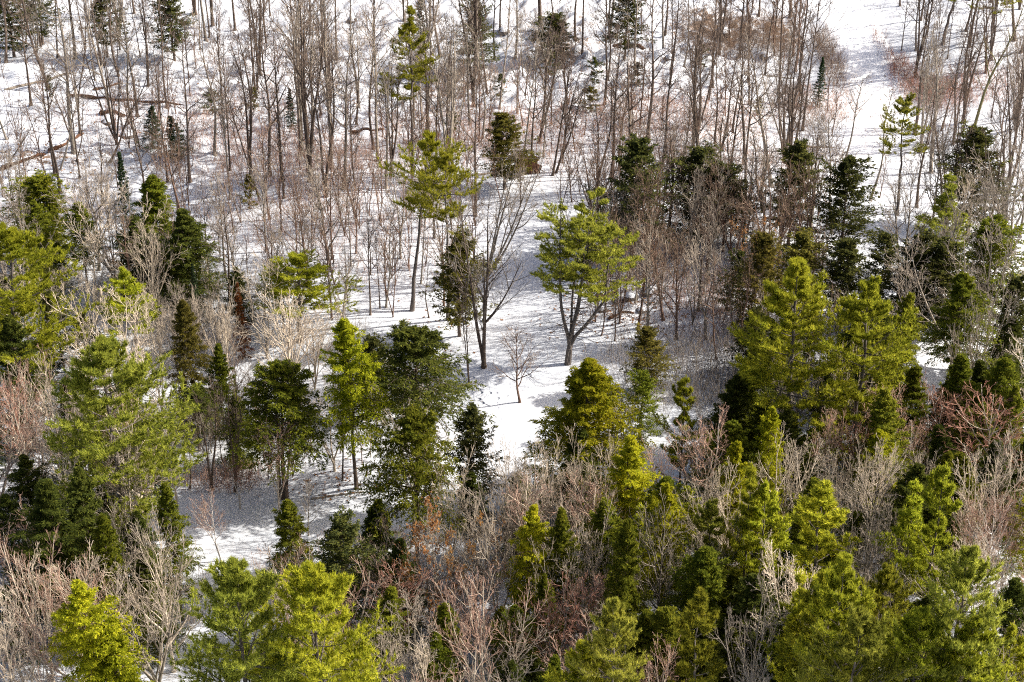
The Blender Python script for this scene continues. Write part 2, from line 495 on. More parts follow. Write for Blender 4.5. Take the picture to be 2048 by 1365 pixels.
# ------------------------------------------------------------------ evergreens
def pine(kind, seed, H, wide, r0=.2, crown0=.3, nb=80, nl=9, nt=4, leaders=None, dead=8, gaps=.25, drop=.1, flat=1.0, droop=.0, tip=.27, dens=13):
    """white pine: whorled limbs that turn up at the tip, each with plumes of needles"""
    g = np.random.default_rng(seed)
    tr, cr = MB(), MB()
    lim = tr
    m = 12
    z = np.linspace(0, 1, m)
    if leaders is None:
        P = np.stack([np.cumsum(g.normal(0, .006, m)), np.cumsum(g.normal(0, .006, m)), z], 1) * H
        LP, LR = P[None], (r0 * (1 - .92 * z))[None]
    else:
        Ps, Rs = [], []
        for (az, out, f, hs, rs) in leaders:
            k = np.clip((z - f) / (1 - f), 0, 1)
            o = out * (np.sin(np.minimum(k * 3.4, 1.57)) * .75 + .25 * k)
            zz = np.where(z < f, z, f + (z - f) * (hs - f) / (1 - f))
            P = np.stack([np.cos(az) * o + np.cumsum(g.normal(0, .005, m)), np.sin(az) * o + np.cumsum(g.normal(0, .005, m)), zz], 1) * H
            Ps.append(P); Rs.append(r0 * rs * (1 - .9 * z))
        LP, LR = np.stack(Ps), np.stack(Rs)
    Pt, Rt = LP.copy(), LR.copy()
    Pt[:, 0, 2] -= .4; Rt[:, 0] *= 1.35
    tr.tubes(Pt, Rt, 8)
    N = len(LP)
    n = nb // N
    # whorls
    nw = max(5, n // 5)
    tw = np.repeat(crown0 + (1 - crown0) * (np.arange(nw) + .3) / nw, 5)[None] + g.normal(0, .012, (N, nw * 5))
    tw = np.clip(tw, 0, .985)
    S, T = sample(LP, tw)
    az = (np.tile(np.arange(5) * 1.2566, nw)[None] + np.repeat(g.uniform(0, 6.28, (N, nw)), 5, 1) + g.normal(0, .3, tw.shape))
    k = (tw - crown0) / (1 - crown0)
    prof = np.where(k < .25, .7 + 1.2 * k, 1.0) * (1 - np.clip(k, 0, 1) ** 1.5) * .95 + .06
    lob = 1 + gaps * np.repeat(g.uniform(-1, .7, (N, nw)), 5, 1) + g.normal(0, .18, tw.shape)
    L = wide / 2 * prof * np.clip(lob, .25, 1.6) / (1 if N == 1 else 1.45)
    el = np.radians(4 + 42 * flat * np.clip(k, 0, 1) ** 1.5 - droop) + g.normal(0, .08, tw.shape)
    D = np.stack([np.cos(az) * np.cos(el), np.sin(az) * np.cos(el), np.sin(el)], -1)
    on = g.uniform(0, 1, tw.shape) > drop
    S, D, L, kk = S[on], D[on], L[on], k[on]
    P1 = curve(S, D, L, 6, g.uniform(.05, .32, len(S)) * flat, .08, g)
    R1 = np.maximum(.011 + L * .010, .012)[:, None] * (1 - .75 * np.linspace(0, 1, 6))
    lim.tubes(P1, R1, 4)
    if dead:
        td = np.linspace(max(.08, crown0 - .28), crown0 + .04, dead)[None].repeat(N, 0) + g.normal(0, .01, (N, dead))
        Sd, _ = sample(LP, td)
        Sd = Sd.reshape(-1, 3)
        ad = g.uniform(0, 6.28, len(Sd)); ed = g.normal(.05, .15, len(Sd))
        Dd = np.stack([np.cos(ad) * np.cos(ed), np.sin(ad) * np.cos(ed), np.sin(ed)], -1)
        Ld = wide * g.uniform(.18, .42, len(Sd))
        Pd = curve(Sd, Dd, Ld, 5, g.uniform(-.2, .12, len(Sd)), .2, g)
        Rd = np.maximum(.010 + Ld * .008, .01)[:, None] * (1 - .7 * np.linspace(0, 1, 5))
        lim.tubes(Pd, Rd, 4)
        P2d, R2d = grow(Pd, Rd, g, 5, .3, 1, (45, 12), .3, 3, .0, .15, .012, .009, side=True)
        lim.tubes(P2d, R2d, 3)
    P2, R2 = grow(P1, R1, g, nl, .28, 1, (48, 10), .42, 4, .22, .08, .010, .007, taper=.6, side=True)
    lim.tubes(P2, R2, 3)
    tt = np.linspace(.3, 1, nt)[None].repeat(len(P2), 0) + g.normal(0, .05, (len(P2), nt))
    pos, tan = sample(P2, tt)
    pos, tan = pos.reshape(-1, 3), tan.reshape(-1, 3)
    t1 = np.array([.55, .7, .85, .97])[None].repeat(len(P1), 0)
    p1, n1 = sample(P1, t1)
    pos = np.concatenate([pos, p1.reshape(-1, 3)]); tan = np.concatenate([tan, n1.reshape(-1, 3)])
    # leader tips
    pl, tl = sample(LP, np.linspace(.9, .999, 7)[None].repeat(N, 0))
    pos = np.concatenate([pos, pl.reshape(-1, 3)]); tan = np.concatenate([tan, tl.reshape(-1, 3)])
    ax = nrm(tan * .8 + np.array([0, 0, .75]))
    cr.tris(blades(pos, ax, g, dens, .6, tip, .05))
    keep(kind, [('trunk', tr.mesh('trunk')), ('crown', cr.mesh('crown', False))], H, wide)

def hemlock(kind, seed, H, wide, r0=.15, crown0=.06, nb=120, nl=13, nk=8, droop=16, bulge=.75, gaps=.2, blade=(.19, .075), stiff=False, sparse=0.0, point=.95, fillin=0.0):
    """hemlock, cedar or spruce: many limbs clothed in flat drooping sprays"""
    g = np.random.default_rng(seed)
    tr, cr = MB(), MB()
    lim = tr
    m = 10
    z = np.linspace(0, 1, m)
    P = np.stack([g.normal(0, .03) * z ** 2 + np.cumsum(g.normal(0, .006, m)), g.normal(0, .03) * z ** 2 + np.cumsum(g.normal(0, .006, m)), z], 1) * H
    LP, LR = P[None], (r0 * (1 - .93 * z))[None]
    Pt, Rt = LP.copy(), LR.copy()
    Pt[:, 0, 2] -= .35; Rt[:, 0] *= 1.3
    tr.tubes(Pt, Rt, 7)
    t = crown0 + (1 - crown0) * ((np.arange(nb) + g.uniform(0, 1, nb)) / nb) ** .85
    t = np.clip(t, 0, .99)
    S, _ = sample(LP, t[None]); S = S[0]
    k = (t - crown0) / (1 - crown0)
    prof = (1 - k ** (1.0 + bulge)) ** point * np.clip(.6 + k * 2.4, 0, 1) * .94 + .05
    az = np.arange(nb) * 2.39996 + g.normal(0, .25, nb)
    ph0 = g.uniform(0, 6.28, 4)
    lob = 1 + gaps * (1.3 * np.sin(az + ph0[0] + k * 2) + .9 * np.sin(az * 2 + ph0[1] - k * 7) + 1.0 * np.sin(k * 17 + ph0[3]) + .6 * np.sin(az * 3 + ph0[2] + k * 23)) + g.normal(0, 1.1 * gaps, nb)
    L = wide / 2 * prof * np.clip(lob, .3, 1.5) * (1 - fillin * g.uniform(0, 1, nb) ** 1.5)
    el = np.radians((-4 if stiff else 12) + 34 * k ** 1.4) + g.normal(0, .08, nb)
    D = np.stack([np.cos(az) * np.cos(el), np.sin(az) * np.cos(el), np.sin(el)], -1)
    keepm = g.uniform(0, 1, nb) > sparse
    S, D, L, k = S[keepm], D[keepm], L[keepm], k[keepm]
    P1 = curve(S, D, L, 6, -np.tan(np.radians(droop)) * (1 - .8 * k) * g.uniform(.6, 1.4, len(S)), .05, g)
    R1 = (.008 + L * .009)[:, None] * (1 - .8 * np.linspace(0, 1, 6))
    lim.tubes(P1, R1, 3)
    P2, R2 = grow(P1, R1, g, nl, .2, 1, (52, 9), .36, 3, -.16 if not stiff else -.02, .06, .008, .005, taper=.72, side=True)
    tt = np.linspace(.12, 1, nk)[None].repeat(len(P2), 0)
    pos, tan = sample(P2, tt)
    pos, tan = pos.reshape(-1, 3), tan.reshape(-1, 3)
    p1, n1 = sample(P1, np.linspace(.3, .99, 10)[None].repeat(len(P1), 0))
    pos = np.concatenate([pos, p1.reshape(-1, 3)]); tan = np.concatenate([tan, n1.reshape(-1, 3)])
    pl, tl = sample(LP, np.linspace(.9, .999, 12)[None])
    pos = np.concatenate([pos, pl[0]]); tan = np.concatenate([tan, tl[0]])
    ax = nrm(tan + np.array([0, 0, -.22 if not stiff else .05]))
    cr.tris(blades(pos, ax, g, 2, .62, blade[0], blade[1], flat=.6))
    keep(kind, [('trunk', tr.mesh('trunk')), ('crown', cr.mesh('crown', False))], H, wide)

for i in range(5):
    pine('pine', 300 + i, 14, (8.4, 7.6, 9.0, 7.2, 8.0, 7.8)[i], r0=.22, crown0=(.30, .36, .26, .38, .24, .32)[i], nb=(95, 75, 90, 75, 80, 85)[i], nl=14, nt=5, gaps=.5, dead=8, tip=.27, drop=.15, flat=.75)
for i in range(3):
    pine('npine', 320 + i, 10, (3.2, 2.8, 3.6)[i], r0=.12, crown0=(.30, .22, .4)[i], nb=50, nl=10, nt=4, gaps=.6, dead=6, tip=.22, drop=.15)
for i in range(2):
    pine('thin_pine', 330 + i, 12, (5.5, 5.0)[i], r0=.15, crown0=(.55, .62)[i], nb=32, nl=8, nt=4, gaps=.5, dead=10, dens=11)
for i in range(6):
    hemlock('hem', 340 + i, 11, (5.6, 5.0, 6.2, 4.8, 5.4, 6.0)[i], nb=(175, 150, 185, 160, 170, 140)[i], nl=16, nk=8, gaps=(.14, .2, .15, .22, .17, .2)[i], sparse=(.0, .1, .05, .15, .1, .1)[i], crown0=(.08, .18, .05, .24, .1, .3)[i], droop=(16, 24, 20, 12, 26, 18)[i], bulge=(.75, 1.1, .6, .9, 1.3, .8)[i])
for i in range(3):
    hemlock('high_hem', 350 + i, 11, (5.8, 6.6, 6.4)[i], r0=.16, crown0=(.34, .4, .36)[i], nb=(140, 120, 130)[i], nl=16, nk=8, gaps=.2, droop=(18, 26, 22)[i], bulge=(.7, 1.4, 1.2)[i])
for i in range(4):
    hemlock('cedar', 360 + i, 9, (5.0, 4.4, 5.4, 4.8)[i], r0=.12, crown0=(.12, .16, .08, .14)[i], nb=150, nl=9, nk=5, droop=2, gaps=.2, blade=(.19, .10), sparse=.1, bulge=1.5, point=.62, fillin=.5)
for i in range(3):
    hemlock('spruce', 380 + i, 7, (2.3, 2.7, 2.0)[i], r0=.09, crown0=.03, nb=110, nl=10, nk=5, droop=8, gaps=.12, blade=(.11, .06), stiff=True, bulge=.15)
for i in range(2):
    hemlock('scrub', 390 + i, 3.2, (2.2, 2.6)[i], r0=.05, crown0=.04, nb=45, nl=8, nk=5, droop=6, gaps=.4, blade=(.15, .08), sparse=.2, bulge=1.2)
# particular trees of the picture
pine('clearing_pine', 401, 14, 9.0, r0=.30, crown0=.48, nb=150, nl=11, nt=4, gaps=.6, drop=.3, dead=8, tip=.24, flat=.45,
     leaders=[(0.2, .06, .16, 1.0, .62), (2.9, .12, .12, .97, .6), (4.7, .08, .2, .93, .5), (6.1, .21, .14, .84, .55), (1.8, .05, .22, .95, .45)])
pine('twin_pine', 402, 14, 7.4, r0=.2, crown0=.58, nb=50, nl=10, nt=4, gaps=.6, dead=10, flat=.5, drop=.25)
pine('spire_pine', 403, 16, 4.4, r0=.17, crown0=.46, nb=60, nl=9, nt=4, gaps=.75, dead=14, drop=.15)
hemlock('dome_hemlock', 404, 11, 7.2, r0=.2, crown0=.03, nb=210, nl=16, nk=8, gaps=.13, bulge=.8, droop=20)
bare('maple3', 405, 13, r0=.2, stems=3, fork=.05, splay=13, bend=.03, limb0=.3, n1=21, a1=40, l1=.28, up1=.35, n2=6, n3=5, n4=2, tw=.0115)

# ------------------------------------------------------------------ ground
def axis(lo, hi, step, far):
    a = list(np.arange(lo, hi + step, step))
    s, x = step, hi
    while x < far:
        s *= 1.35; x += s; a.append(x)
    s, x, b = step, lo, []
    while x > -far:
        s *= 1.35; x -= s; b.append(x)
    return np.array(b[::-1] + a)

gx, gy = axis(-70, 70, .40, 2500), axis(46, 212, .40, 2500)
X, Y = np.meshgrid(gx, gy, indexing='ij')
Z = ground_h(X, Y)
gm = MB().grid(np.stack([X, Y, Z], -1), len(gx), len(gy)).mesh('snowy_ground')
near = (np.abs(X) < 90) & (Y > 40) & (Y < 230)
lit = np.clip(np.maximum(blobs(X, Y, LITTER), .44 * np.clip((Y - 100) / 20, .55, 1)) - .8 * blobs(X, Y, SMOOTH), 0, 1) * near
att = gm.attributes.new("litter", 'FLOAT', 'POINT')
att.data.foreach_set("value", lit.ravel().astype(np.float32))
TRACKS = [(960, 785, 1.6, 3.5, 1), (945, 830, 1.2, 3, .9), (985, 750, 1.2, 2, .7), (1060, 470, 2.5, 3, .7), (1120, 430, 3, 2.5, .6), (235, 40, 3.5, 10, .9), (230, 90, 3, 5, .8), (690, 985, 3, 1.0, .7), (470, 1040, 4, .8, .6), (1740, 180, 2.2, 10, .4), (1090, 590, 1.2, 3, .35)]
att = gm.attributes.new("tracks", 'FLOAT', 'POINT')
att.data.foreach_set("value", (blobs(X, Y, TRACKS) * near).ravel().astype(np.float32))
gm.materials[0] = M['snow']
go = bpy.data.objects.new('snowy_ground', gm)
C.objects.link(go)
go['kind'] = 'structure'
go['label'] = 'lumpy snow covering the forest floor with bare leafy patches'

# the snowed-over woods road
ROAD = [(1600, -60, 3.6), (1650, 0, 3.4), (1700, 45, 3.3), (1722, 90, 3.2), (1740, 135, 3.3), (1758, 180, 3.4), (1765, 225, 3.2), (1745, 275, 3.0), (1705, 330, 2.8)]
rp = np.array([[*at(u, v)[:2], w] for u, v, w in ROAD])
ts = np.linspace(0, len(rp) - 1, 90)
def cub(c):
    i = np.clip(ts.astype(int), 0, len(rp) - 2); f = ts - i; f = f * f * (3 - 2 * f) * .35 + f * .65
    return c[i] * (1 - f) + c[i + 1] * f
rx, ry, rw = cub(rp[:, 0]), cub(rp[:, 1]), cub(rp[:, 2])
for _ in range(6):
    rx[1:-1] = (rx[:-2] + 2 * rx[1:-1] + rx[2:]) / 4; ry[1:-1] = (ry[:-2] + 2 * ry[1:-1] + ry[2:]) / 4
tx, ty = np.gradient(rx), np.gradient(ry)
tl = np.hypot(tx, ty)
nx, ny = -ty / tl, tx / tl
cs = np.array([-1.25, -1.0, -.75, -.55, -.45, -.3, 0, .3, .45, .55, .75, 1.0, 1.25])
dz = np.array([-.35, .02, .06, .05, -.01, .05, .08, .05, -.01, .05, .06, .02, -.35])
RXs = rx[:, None] + nx[:, None] * cs * rw[:, None] * .8
RYs = ry[:, None] + ny[:, None] * cs * rw[:, None] * .8
RZs = ground_h(RXs, RYs) + dz + .05
rm = MB().grid(np.stack([RXs, RYs, RZs], -1), len(rx), len(cs)).mesh('snow_road')
rm.materials[0] = M['road_snow']
ro = bpy.data.objects.new('snow_road', rm)
C.objects.link(ro)
ro['kind'] = 'structure'
ro['label'] = 'bright snow-covered woods road running up between the trees'

# ------------------------------------------------------------------ placing trees
NAMES = dict(tall='bare_tree', fork='bare_tree', vase='spreading_bare_tree', mid='young_bare_tree', maple3='bare_tree', sap='sapling', birch='birch_tree', beech='beech_tree', pine='pine_tree',
             npine='pine_tree', thin_pine='pine_tree', clearing_pine='pine_tree', twin_pine='pine_tree', spire_pine='pine_tree', hem='hemlock_tree', dome_hemlock='hemlock_tree',
             high_hem='hemlock_tree', cedar='cedar_tree', spruce='spruce_tree', scrub='evergreen_shrub', rust='dead_conifer')
LOOK = {  # material sets: trunk, limbs, crown, (leaves)
    'tall': ('brown', 'brown', 'twig_dark'), 'fork': ('brown', 'brown', 'twig_dark'), 'maple3': ('brown', 'brown', 'twig_grey'), 'vase': ('grey', 'pale', 'twig_pale'), 'mid': ('grey', 'grey', 'twig_grey'),
    'sap': ('brown2', 'brown2', 'twig_brown'), 'birch': ('white', 'white', 'twig_pink'), 'beech': ('grey', 'grey', 'twig_grey', 'orange'), 'pine': ('pinebark', 'pinebark', 'pine_y'),
    'npine': ('pinebark', 'pinebark', 'pine_y'), 'thin_pine': ('pinebark', 'pinebark', 'pine_g'), 'clearing_pine': ('pinebark', 'pinebark', 'pine_y'), 'twin_pine': ('pinebark', 'pinebark', 'pine_y'),
    'spire_pine': ('pinebark', 'pinebark', 'pine_o'), 'hem': ('brown', 'brown', 'hem_m'), 'high_hem': ('brown', 'brown', 'hem_m'), 'dome_hemlock': ('brown', 'brown', 'hem_y'), 'cedar': ('brown', 'brown', 'cedar'), 'spruce': ('brown', 'brown', 'spruce'),
    'scrub': ('brown', 'brown', 'cedar'), 'rust': ('brown', 'brown', 'rust')}
TREES = []
pick = random.Random(5)

def put(kind, G, H, top=None, wide=None, look=None, label=None, i=None, rot=None, hand=True, templ=None):
    """one tree: an Empty at its foot, trunk, limbs and crown as children"""
    tl = TEMPL[templ or {'rust': 'spruce'}.get(kind, kind)]
    parts, h0, w0 = tl[(i if i is not None else pick.randrange(len(tl))) % len(tl)]
    s = H / h0
    w = 1.0 if wide is None else min(max(wide * {'cedar': 1.75, 'hem': 1.2, 'high_hem': 1.15, 'dome_hemlock': 1.15, 'pine': 1.3, 'npine': 1.15}.get(kind, 1.0) / (w0 * s), .62), 2.0)
    look = {**dict(zip(('trunk', 'limbs', 'crown', 'leaves'), LOOK[kind])), **(look or {})}
    root = bpy.data.objects.new(NAMES[kind], None)
    root.empty_display_size = .3
    C.objects.link(root)
    root.location = G
    q = Quaternion((0, 0, 1), rot if rot is not None else pick.uniform(0, 6.283))
    lean = 0.0
    if top is not None:
        d = Vector(top).normalized()
        q = Vector((0, 0, 1)).rotation_difference(d) @ q
        lean = math.degrees(math.atan2(math.hypot(d.x, d.y), d.z)) * (1 if d.x > 0 else -1)
    root.rotation_mode = 'QUATERNION'
    root.rotation_quaternion = q
    root.scale = (s * w, s * w, s)
    for nm, me in parts:
        o = bpy.data.objects.new(nm, me)
        C.objects.link(o)
        o.parent = root
        o.material_slots[0].link = 'OBJECT'
        o.material_slots[0].material = M[look[nm]]
    TREES.append(dict(o=root, kind=kind, G=np.array(G), H=H, lean=lean, look=look, label=label, w=w0 * s * w, stems=len(TREES)))
    return root

def pxm(p):                                               # pixels per metre at a point
    return FPX / (p[1] * CP + (CAM_H - p[2]) * SP)

def B(kind, bx, by, tx, ty, w=None, **kw):                # foot and top read from the picture
    G = at(bx, by)
    d = ray(tx, ty)
    t = G[1] / d[1]
    top = np.array([0, 0, CAM_H]) + d * t - G
    H = float(np.linalg.norm(top))
    return put(kind, tuple(G - np.array([0, 0, .05])), H, top=tuple(top), wide=w / pxm(G) if w else None, **kw)

def T(kind, tx, ty, h, w=None, **kw):                     # top read from the picture, foot hidden: height known
    G = under(tx, ty, h)
    return put(kind, tuple(G - np.array([0, 0, .05])), h, top=None, wide=w / pxm(G + np.array([0, 0, h * .6])) if w else None, **kw)

PALE = dict(trunk='pale', limbs='pale', crown='twig_pale')
PINK = dict(trunk='pale', limbs='pale', crown='twig_pink')
GREY = dict(trunk='grey', limbs='grey', crown='twig_grey')
OLIVE = dict(trunk='olive', limbs='olive', crown='twig_brown')
exec_rows = None

# ---- evergreens read from the picture
B('clearing_pine', 1135, 728, 1168, 385, w=232, rot=0.25, look=dict(crown='pine_g'), label='many-stemmed yellow-green pine standing alone in the snowy clearing')
B('twin_pine', 823, 622, 850, 275, w=170, label='flat-topped pine with a tall bare trunk above the clearing, the taller of two')
B('twin_pine', 897, 640, 892, 300, w=150, rot=2.2, look=dict(crown='pine_o'), label='olive pine crowding the flat-topped pine, lower of the two')
B('spire_pine', 820, 345, 815, 15, w=95, label='tall thin olive-yellow pine with ragged plumes over a long bare trunk')
T('pine', 205, 678, 15, w=255, i=0, label='largest pine beside the small lower clearing, grey-green full crown over dead branches', look=dict(crown='pine_g'))
T('pine', 0, 462, 14, w=230, i=2, label='big pine cut off by the picture edge beneath the dark spruce')
T('npine', 250, 535, 8, w=95, i=2, label='bright yellow-green young pine below the dark hemlocks')
T('pine', 588, 508, 7, w=150, i=3, label='flat broad-topped yellow pine between bare trees, below the spire pine')
T('pine', 1615, 522, 15, w=215, i=1, rot=.4, label='broad yellow-green pine, taller of the touching two beside the dark hemlock')
T('pine', 1742, 568, 14, w=190, i=4, rot=1.9, label='golden sloping pine, lower of the touching two beside the dark hemlock')
T('npine', 1366, 752, 9, w=72, i=0, label='slim bright yellow young pine below the clearing')
T('pine', 462, 1122, 15, w=250, i=5, look=dict(crown='pine_g'), label='huge grey-green pine at the bottom edge, fuller of two')
T('pine', 615, 1130, 15, w=245, i=0, rot=2.5, label='huge yellow-green pine at the bottom edge with a leaning top')
T('npine', 1645, 972, 11, w=150, i=0, label='layered yellow-green pine rising among pale bare trees')
T('pine', 1698, 1108, 14, w=180, i=1, rot=.9, label='grey-green pine rising from the crowded pines at the bottom')
T('npine', 1605, 1140, 11, w=80, i=1, label='brightest golden young pine beside the crowded bottom pines')
T('pine', 1942, 1112, 15, w=190, i=3, look=dict(crown='pine_g'), label='dark-based green pine with bare trunk above the corner')
T('pine', 1845, 1230, 12, w=180, i=2, rot=1.3, label='golden low pine at the bottom edge beneath the green pine')
T('pine', 1720, 1225, 13, w=190, i=4, rot=4, look=dict(crown='pine_g'), label='silvery green pine at the bottom edge between golden pines')
T('npine', 2026, 1246, 10, w=110, i=2, label='golden pine in the bottom corner')
T('npine', 1402, 1185, 11, w=110, i=0, look=dict(crown='pine_o'), label='olive pine with one-sided crown beside the black gap')
T('pine', 1235, 1205, 12, w=150, i=5, look=dict(crown='pine_g'), label='grey-green pine at the bottom edge beside pinkish birches')
T('npine', 1500, 925, 11, w=90, i=1, label='yellow pine half hidden behind a pale spreading bare tree')
T('npine', 1885, 925, 12, w=105, i=0, label='yellow-green pine beside white branching trunks')
T('npine', 1655, 1150, 12, w=150, i=2, label='bright yellow-green pine between the golden young pine and the grey-green one')
T('pine', 1770, 1140, 11, w=130, i=3, look=dict(crown='pine_o'), label='olive pine under leafless branches beside the crowded bottom pines')
T('npine', 1530, 960, 10, w=100, i=2, label='yellow young pine against pale branches, beside the half-hidden one')
T('npine', 1840, 960, 10, w=110, i=1, label='yellow-green young pine before the white branching trunks')
T('pine', 1960, 1240, 12, w=150, i=5, label='yellow-green pine under the dark-based green pine')
T('npine', 1420, 1000, 9, w=90, i=0, look=dict(crown='pine_g'), label='dim young pine behind the grey wineglass tree')
T('npine', 1280, 1010, 8, w=70, i=1, label='yellowish young pine behind the grey wineglass tree')
T('pine', 1180, 1290, 9, w=140, i=1, label='low yellow-green pine at the bottom edge')
B('thin_pine', 1795, 432, 1812, 203, w=125, i=0, look=dict(crown='pine_g'), label='small-crowned thin pine standing below the snow road')
B('thin_pine', 1890, 90, 1930, -70, w=125, i=1, look=dict(crown='pine_g'), label='thin pine with bare trunk beside the red roadside brush, cut by the top edge')
B('thin_pine', 1985, 120, 2000, -60, w=110, i=0, look=dict(crown='pine_g'), label='thin pine in the top corner beside the leaning mossy tree')
T('npine', 1905, 345, 9, w=95, i=1, look=dict(crown='pine_g'), label='loose pale green pine below the small-crowned thin pine')
T('high_hem', 693, 638, 12, w=135, i=0, look=dict(crown='hem_y'), label='pointed golden-topped hemlock beside the lower clearing')
T('high_hem', 830, 662, 10.5, w=205, i=1, look=dict(crown='hem_d'), label='broad hemlock behind a pale bare tree, next to the pointed golden one')
T('dome_hemlock', 1170, 718, 10.5, w=235, label='domed golden-green hemlock just below the snowy clearing')
T('high_hem', 548, 733, 9.5, w=190, i=2, label='spreading dark hemlock with bare branches across it, by the lower clearing')
T('high_hem', 825, 832, 10.5, w=180, i=1, rot=2, look=dict(crown='hem_m'), label='ragged hemlock with drooping sprays beside the shaded snow')
T('high_hem', 1925, 545, 10, w=125, i=0, look=dict(crown='hem_m'), label='dark pyramid hemlock beside the touching golden pines')
T('hem', 1805, 585, 11, w=90, i=1, look=dict(crown='hem_m'), label='slim hemlock wedged between the golden pine and the dark pyramid hemlock')
T('hem', 308, 355, 9, w=140, i=2, look=dict(crown='hem_m'), label='tall dark hemlock beside the narrow spruce')
T('hem', 360, 425, 8, w=130, i=0, look=dict(crown='hem_d'), label='dark hemlock behind pale forked saplings below the narrow spruce')
T('hem', 270, 440, 7, w=100, i=3, look=dict(crown='hem_d'), label='shaded hemlock at the foot of the narrow spruce')
T('hem', 168, 1170, 10, w=165, i=5, look=dict(crown='hem_y'), label='golden-green hemlock at the bottom edge beside the huge pine')
T('hem', 215, 1235, 8, w=130, i=0, look=dict(crown='hem_y'), label='small golden hemlock in front of its taller twin at the bottom')
T('hem', 335, 975, 9, w=80, i=1, look=dict(crown='hem_m'), label='small green hemlock under the largest pine, at the clearing edge')
T('hem', 570, 1003, 7, w=90, i=4, look=dict(crown='hem_m'), label='short green hemlock standing at the bottom of the lower clearing')
T('hem', 1052, 1015, 9, w=95, i=1, look=dict(crown='hem_y'), label='bright hemlock poking up among pale bare trees')
T('hem', 1130, 1018, 9, w=90, i=0, look=dict(crown='hem_m'), label='green hemlock next to the bright hemlock among pale bare trees')
T('hem', 1262, 1045, 11, w=120, i=2, look=dict(crown='hem_m'), label='dark hemlock behind the grey wineglass tree')
T('hem', 1335, 968, 10, w=90, i=5, look=dict(crown='hem_y'), label='golden-tipped hemlock beneath the slim yellow pine')
T('hem', 1467, 885, 9, w=80, i=3, look=dict(crown='hem_y'), label='pointed green hemlock beside pale bushy bare tree')
T('hem', 1540, 815, 9, w=60, i=4, look=dict(crown='hem_y'), label='narrow yellow hemlock tip above pale bushy bare tree')
T('hem', 1685, 742, 7, w=50, i=1, look=dict(crown='hem_y'), label='small golden hemlock beneath the broad yellow pine')
T('hem', 1930, 715, 8, w=110, i=0, look=dict(crown='hem_m'), label='mid-green hemlock below the dark pyramid hemlock')
T('hem', 2030, 770, 9, w=100, i=2, look=dict(crown='hem_m'), label='round green hemlock at the picture edge below the white leaning trunk')
T('hem', 870, 1275, 6, w=75, i=3, look=dict(crown='hem_m'), label='short hemlock at the bottom edge beside pinkish vase tree')
T('hem', 1085, 1150, 7, w=70, i=2, look=dict(crown='hem_m'), label='low green hemlock beside pinkish birches')
T('hem', 1105, 1310, 7, w=90, i=0, look=dict(crown='hem_m'), label='low hemlock at the bottom edge beside the grey-green pine')
T('hem', 80, 960, 11, w=150, i=3, look=dict(crown='hem_d'), label='black-green hemlock beside the largest pine')
T('hem', 150, 935, 10, w=130, i=2, look=dict(crown='hem_d'), label='black-green hemlock tucked under the largest pine')
T('hem', 210, 1030, 9, w=80, i=4, look=dict(crown='hem_m'), label='slender hemlock below the largest pine beside bare branches')
T('hem', 105, 1040, 8, w=90, i=1, look=dict(crown='cedar_b'), label='bronze hemlock below the black-green hemlocks')
T('hem', 30, 640, 9, w=110, i=1, look=dict(crown='hem_d'), label='dark hemlock below the pine cut off by the picture edge')
T('hem', 385, 770, 5, w=100, i=5, look=dict(crown='hem_d'), label='low dark hemlock between the largest pine and the spreading hemlock')
T('hem', 465, 790, 5.5, w=80, i=2, look=dict(crown='hem_m'), label='low hemlock beside the spreading dark hemlock')
T('hem', 370, 600, 9, w=80, i=4, look=dict(crown='cedar_b'), label='bronze-green hemlock behind the pale spreading bare tree')
T('hem', 430, 690, 7, w=70, i=0, look=dict(crown='hem_m'), label='green hemlock under bare branches below the rust conifer')
T('spruce', 236, 302, 8, w=52, i=0, label='narrow dark spruce spire beside the tall dark hemlock')
T('spruce', 297, 212, 4.2, w=62, i=1, label='small dark spruce by the long fallen log')
T('spruce', 347, 230, 4.0, w=68, i=1, label='bushy dark spruce beside the small one by the long log')
T('spruce', 577, 175, 4, w=30, i=2, label='little green spruce among tall trunks, above the pink brush')
T('spruce', 1644, 113, 5, w=34, i=0, label='little dark spruce beside the snow road')
T('spruce', 838, -20, 9, w=50, i=1, label='black-green spruce behind the tall thin pine at the top edge')
T('spruce', 383, 530, 6, w=34, i=2, label='slim green spruce under the dark hemlocks')
T('rust', 477, 566, 6.0, w=42, i=0, label='rust-brown dead conifer tip among bare trees')
T('cedar', 78, 357, 7, w=105, i=0, look=dict(crown='hem_m'), label='rounded dark cedar below the rotten logs, snow showing through')
T('cedar', 1275, 283, 10, w=105, i=0, label='tall thin-foliaged cedar behind the clearing pine')
T('cedar', 1700, 318, 8.5, w=100, i=2, label='dark upright cedar below the snow road')
T('cedar', 1592, 287, 8.5, w=75, i=1, label='slender dark cedar beside the upright cedar below the road')
T('cedar', 1400, 300, 7.5, w=110, i=2, label='broad dark cedar next to the tall thin-foliaged cedar')
T('cedar', 1460, 330, 6.5, w=90, i=3, label='low bushy cedar between the broad and the slender cedars')
T('cedar', 1965, 258, 9, w=100, i=3, label='dark cedar at the foot of the leaning mossy tree')
T('cedar', 1010, 232, 6.5, w=68, i=1, look=dict(crown='cedar_b'), label='bronze cedar beside the uprooted stump')
T('cedar', 915, 470, 8, w=80, i=3, look=dict(crown='cedar_b'), label='bronze thin cedar at the edge of the clearing beside the three-stemmed tree')
T('cedar', 1530, 473, 8, w=75, i=0, look=dict(crown='cedar_b'), label='bronze-orange cedar behind the broad yellow pine')
T('cedar', 1605, 470, 7, w=90, i=2, look=dict(crown='cedar_b'), label='bronze cedar crowned behind the broad yellow pine')
T('cedar', 675, 1035, 8, w=95, i=3, label='dark thin cedar on shaded snow at the bottom of the lower clearing')
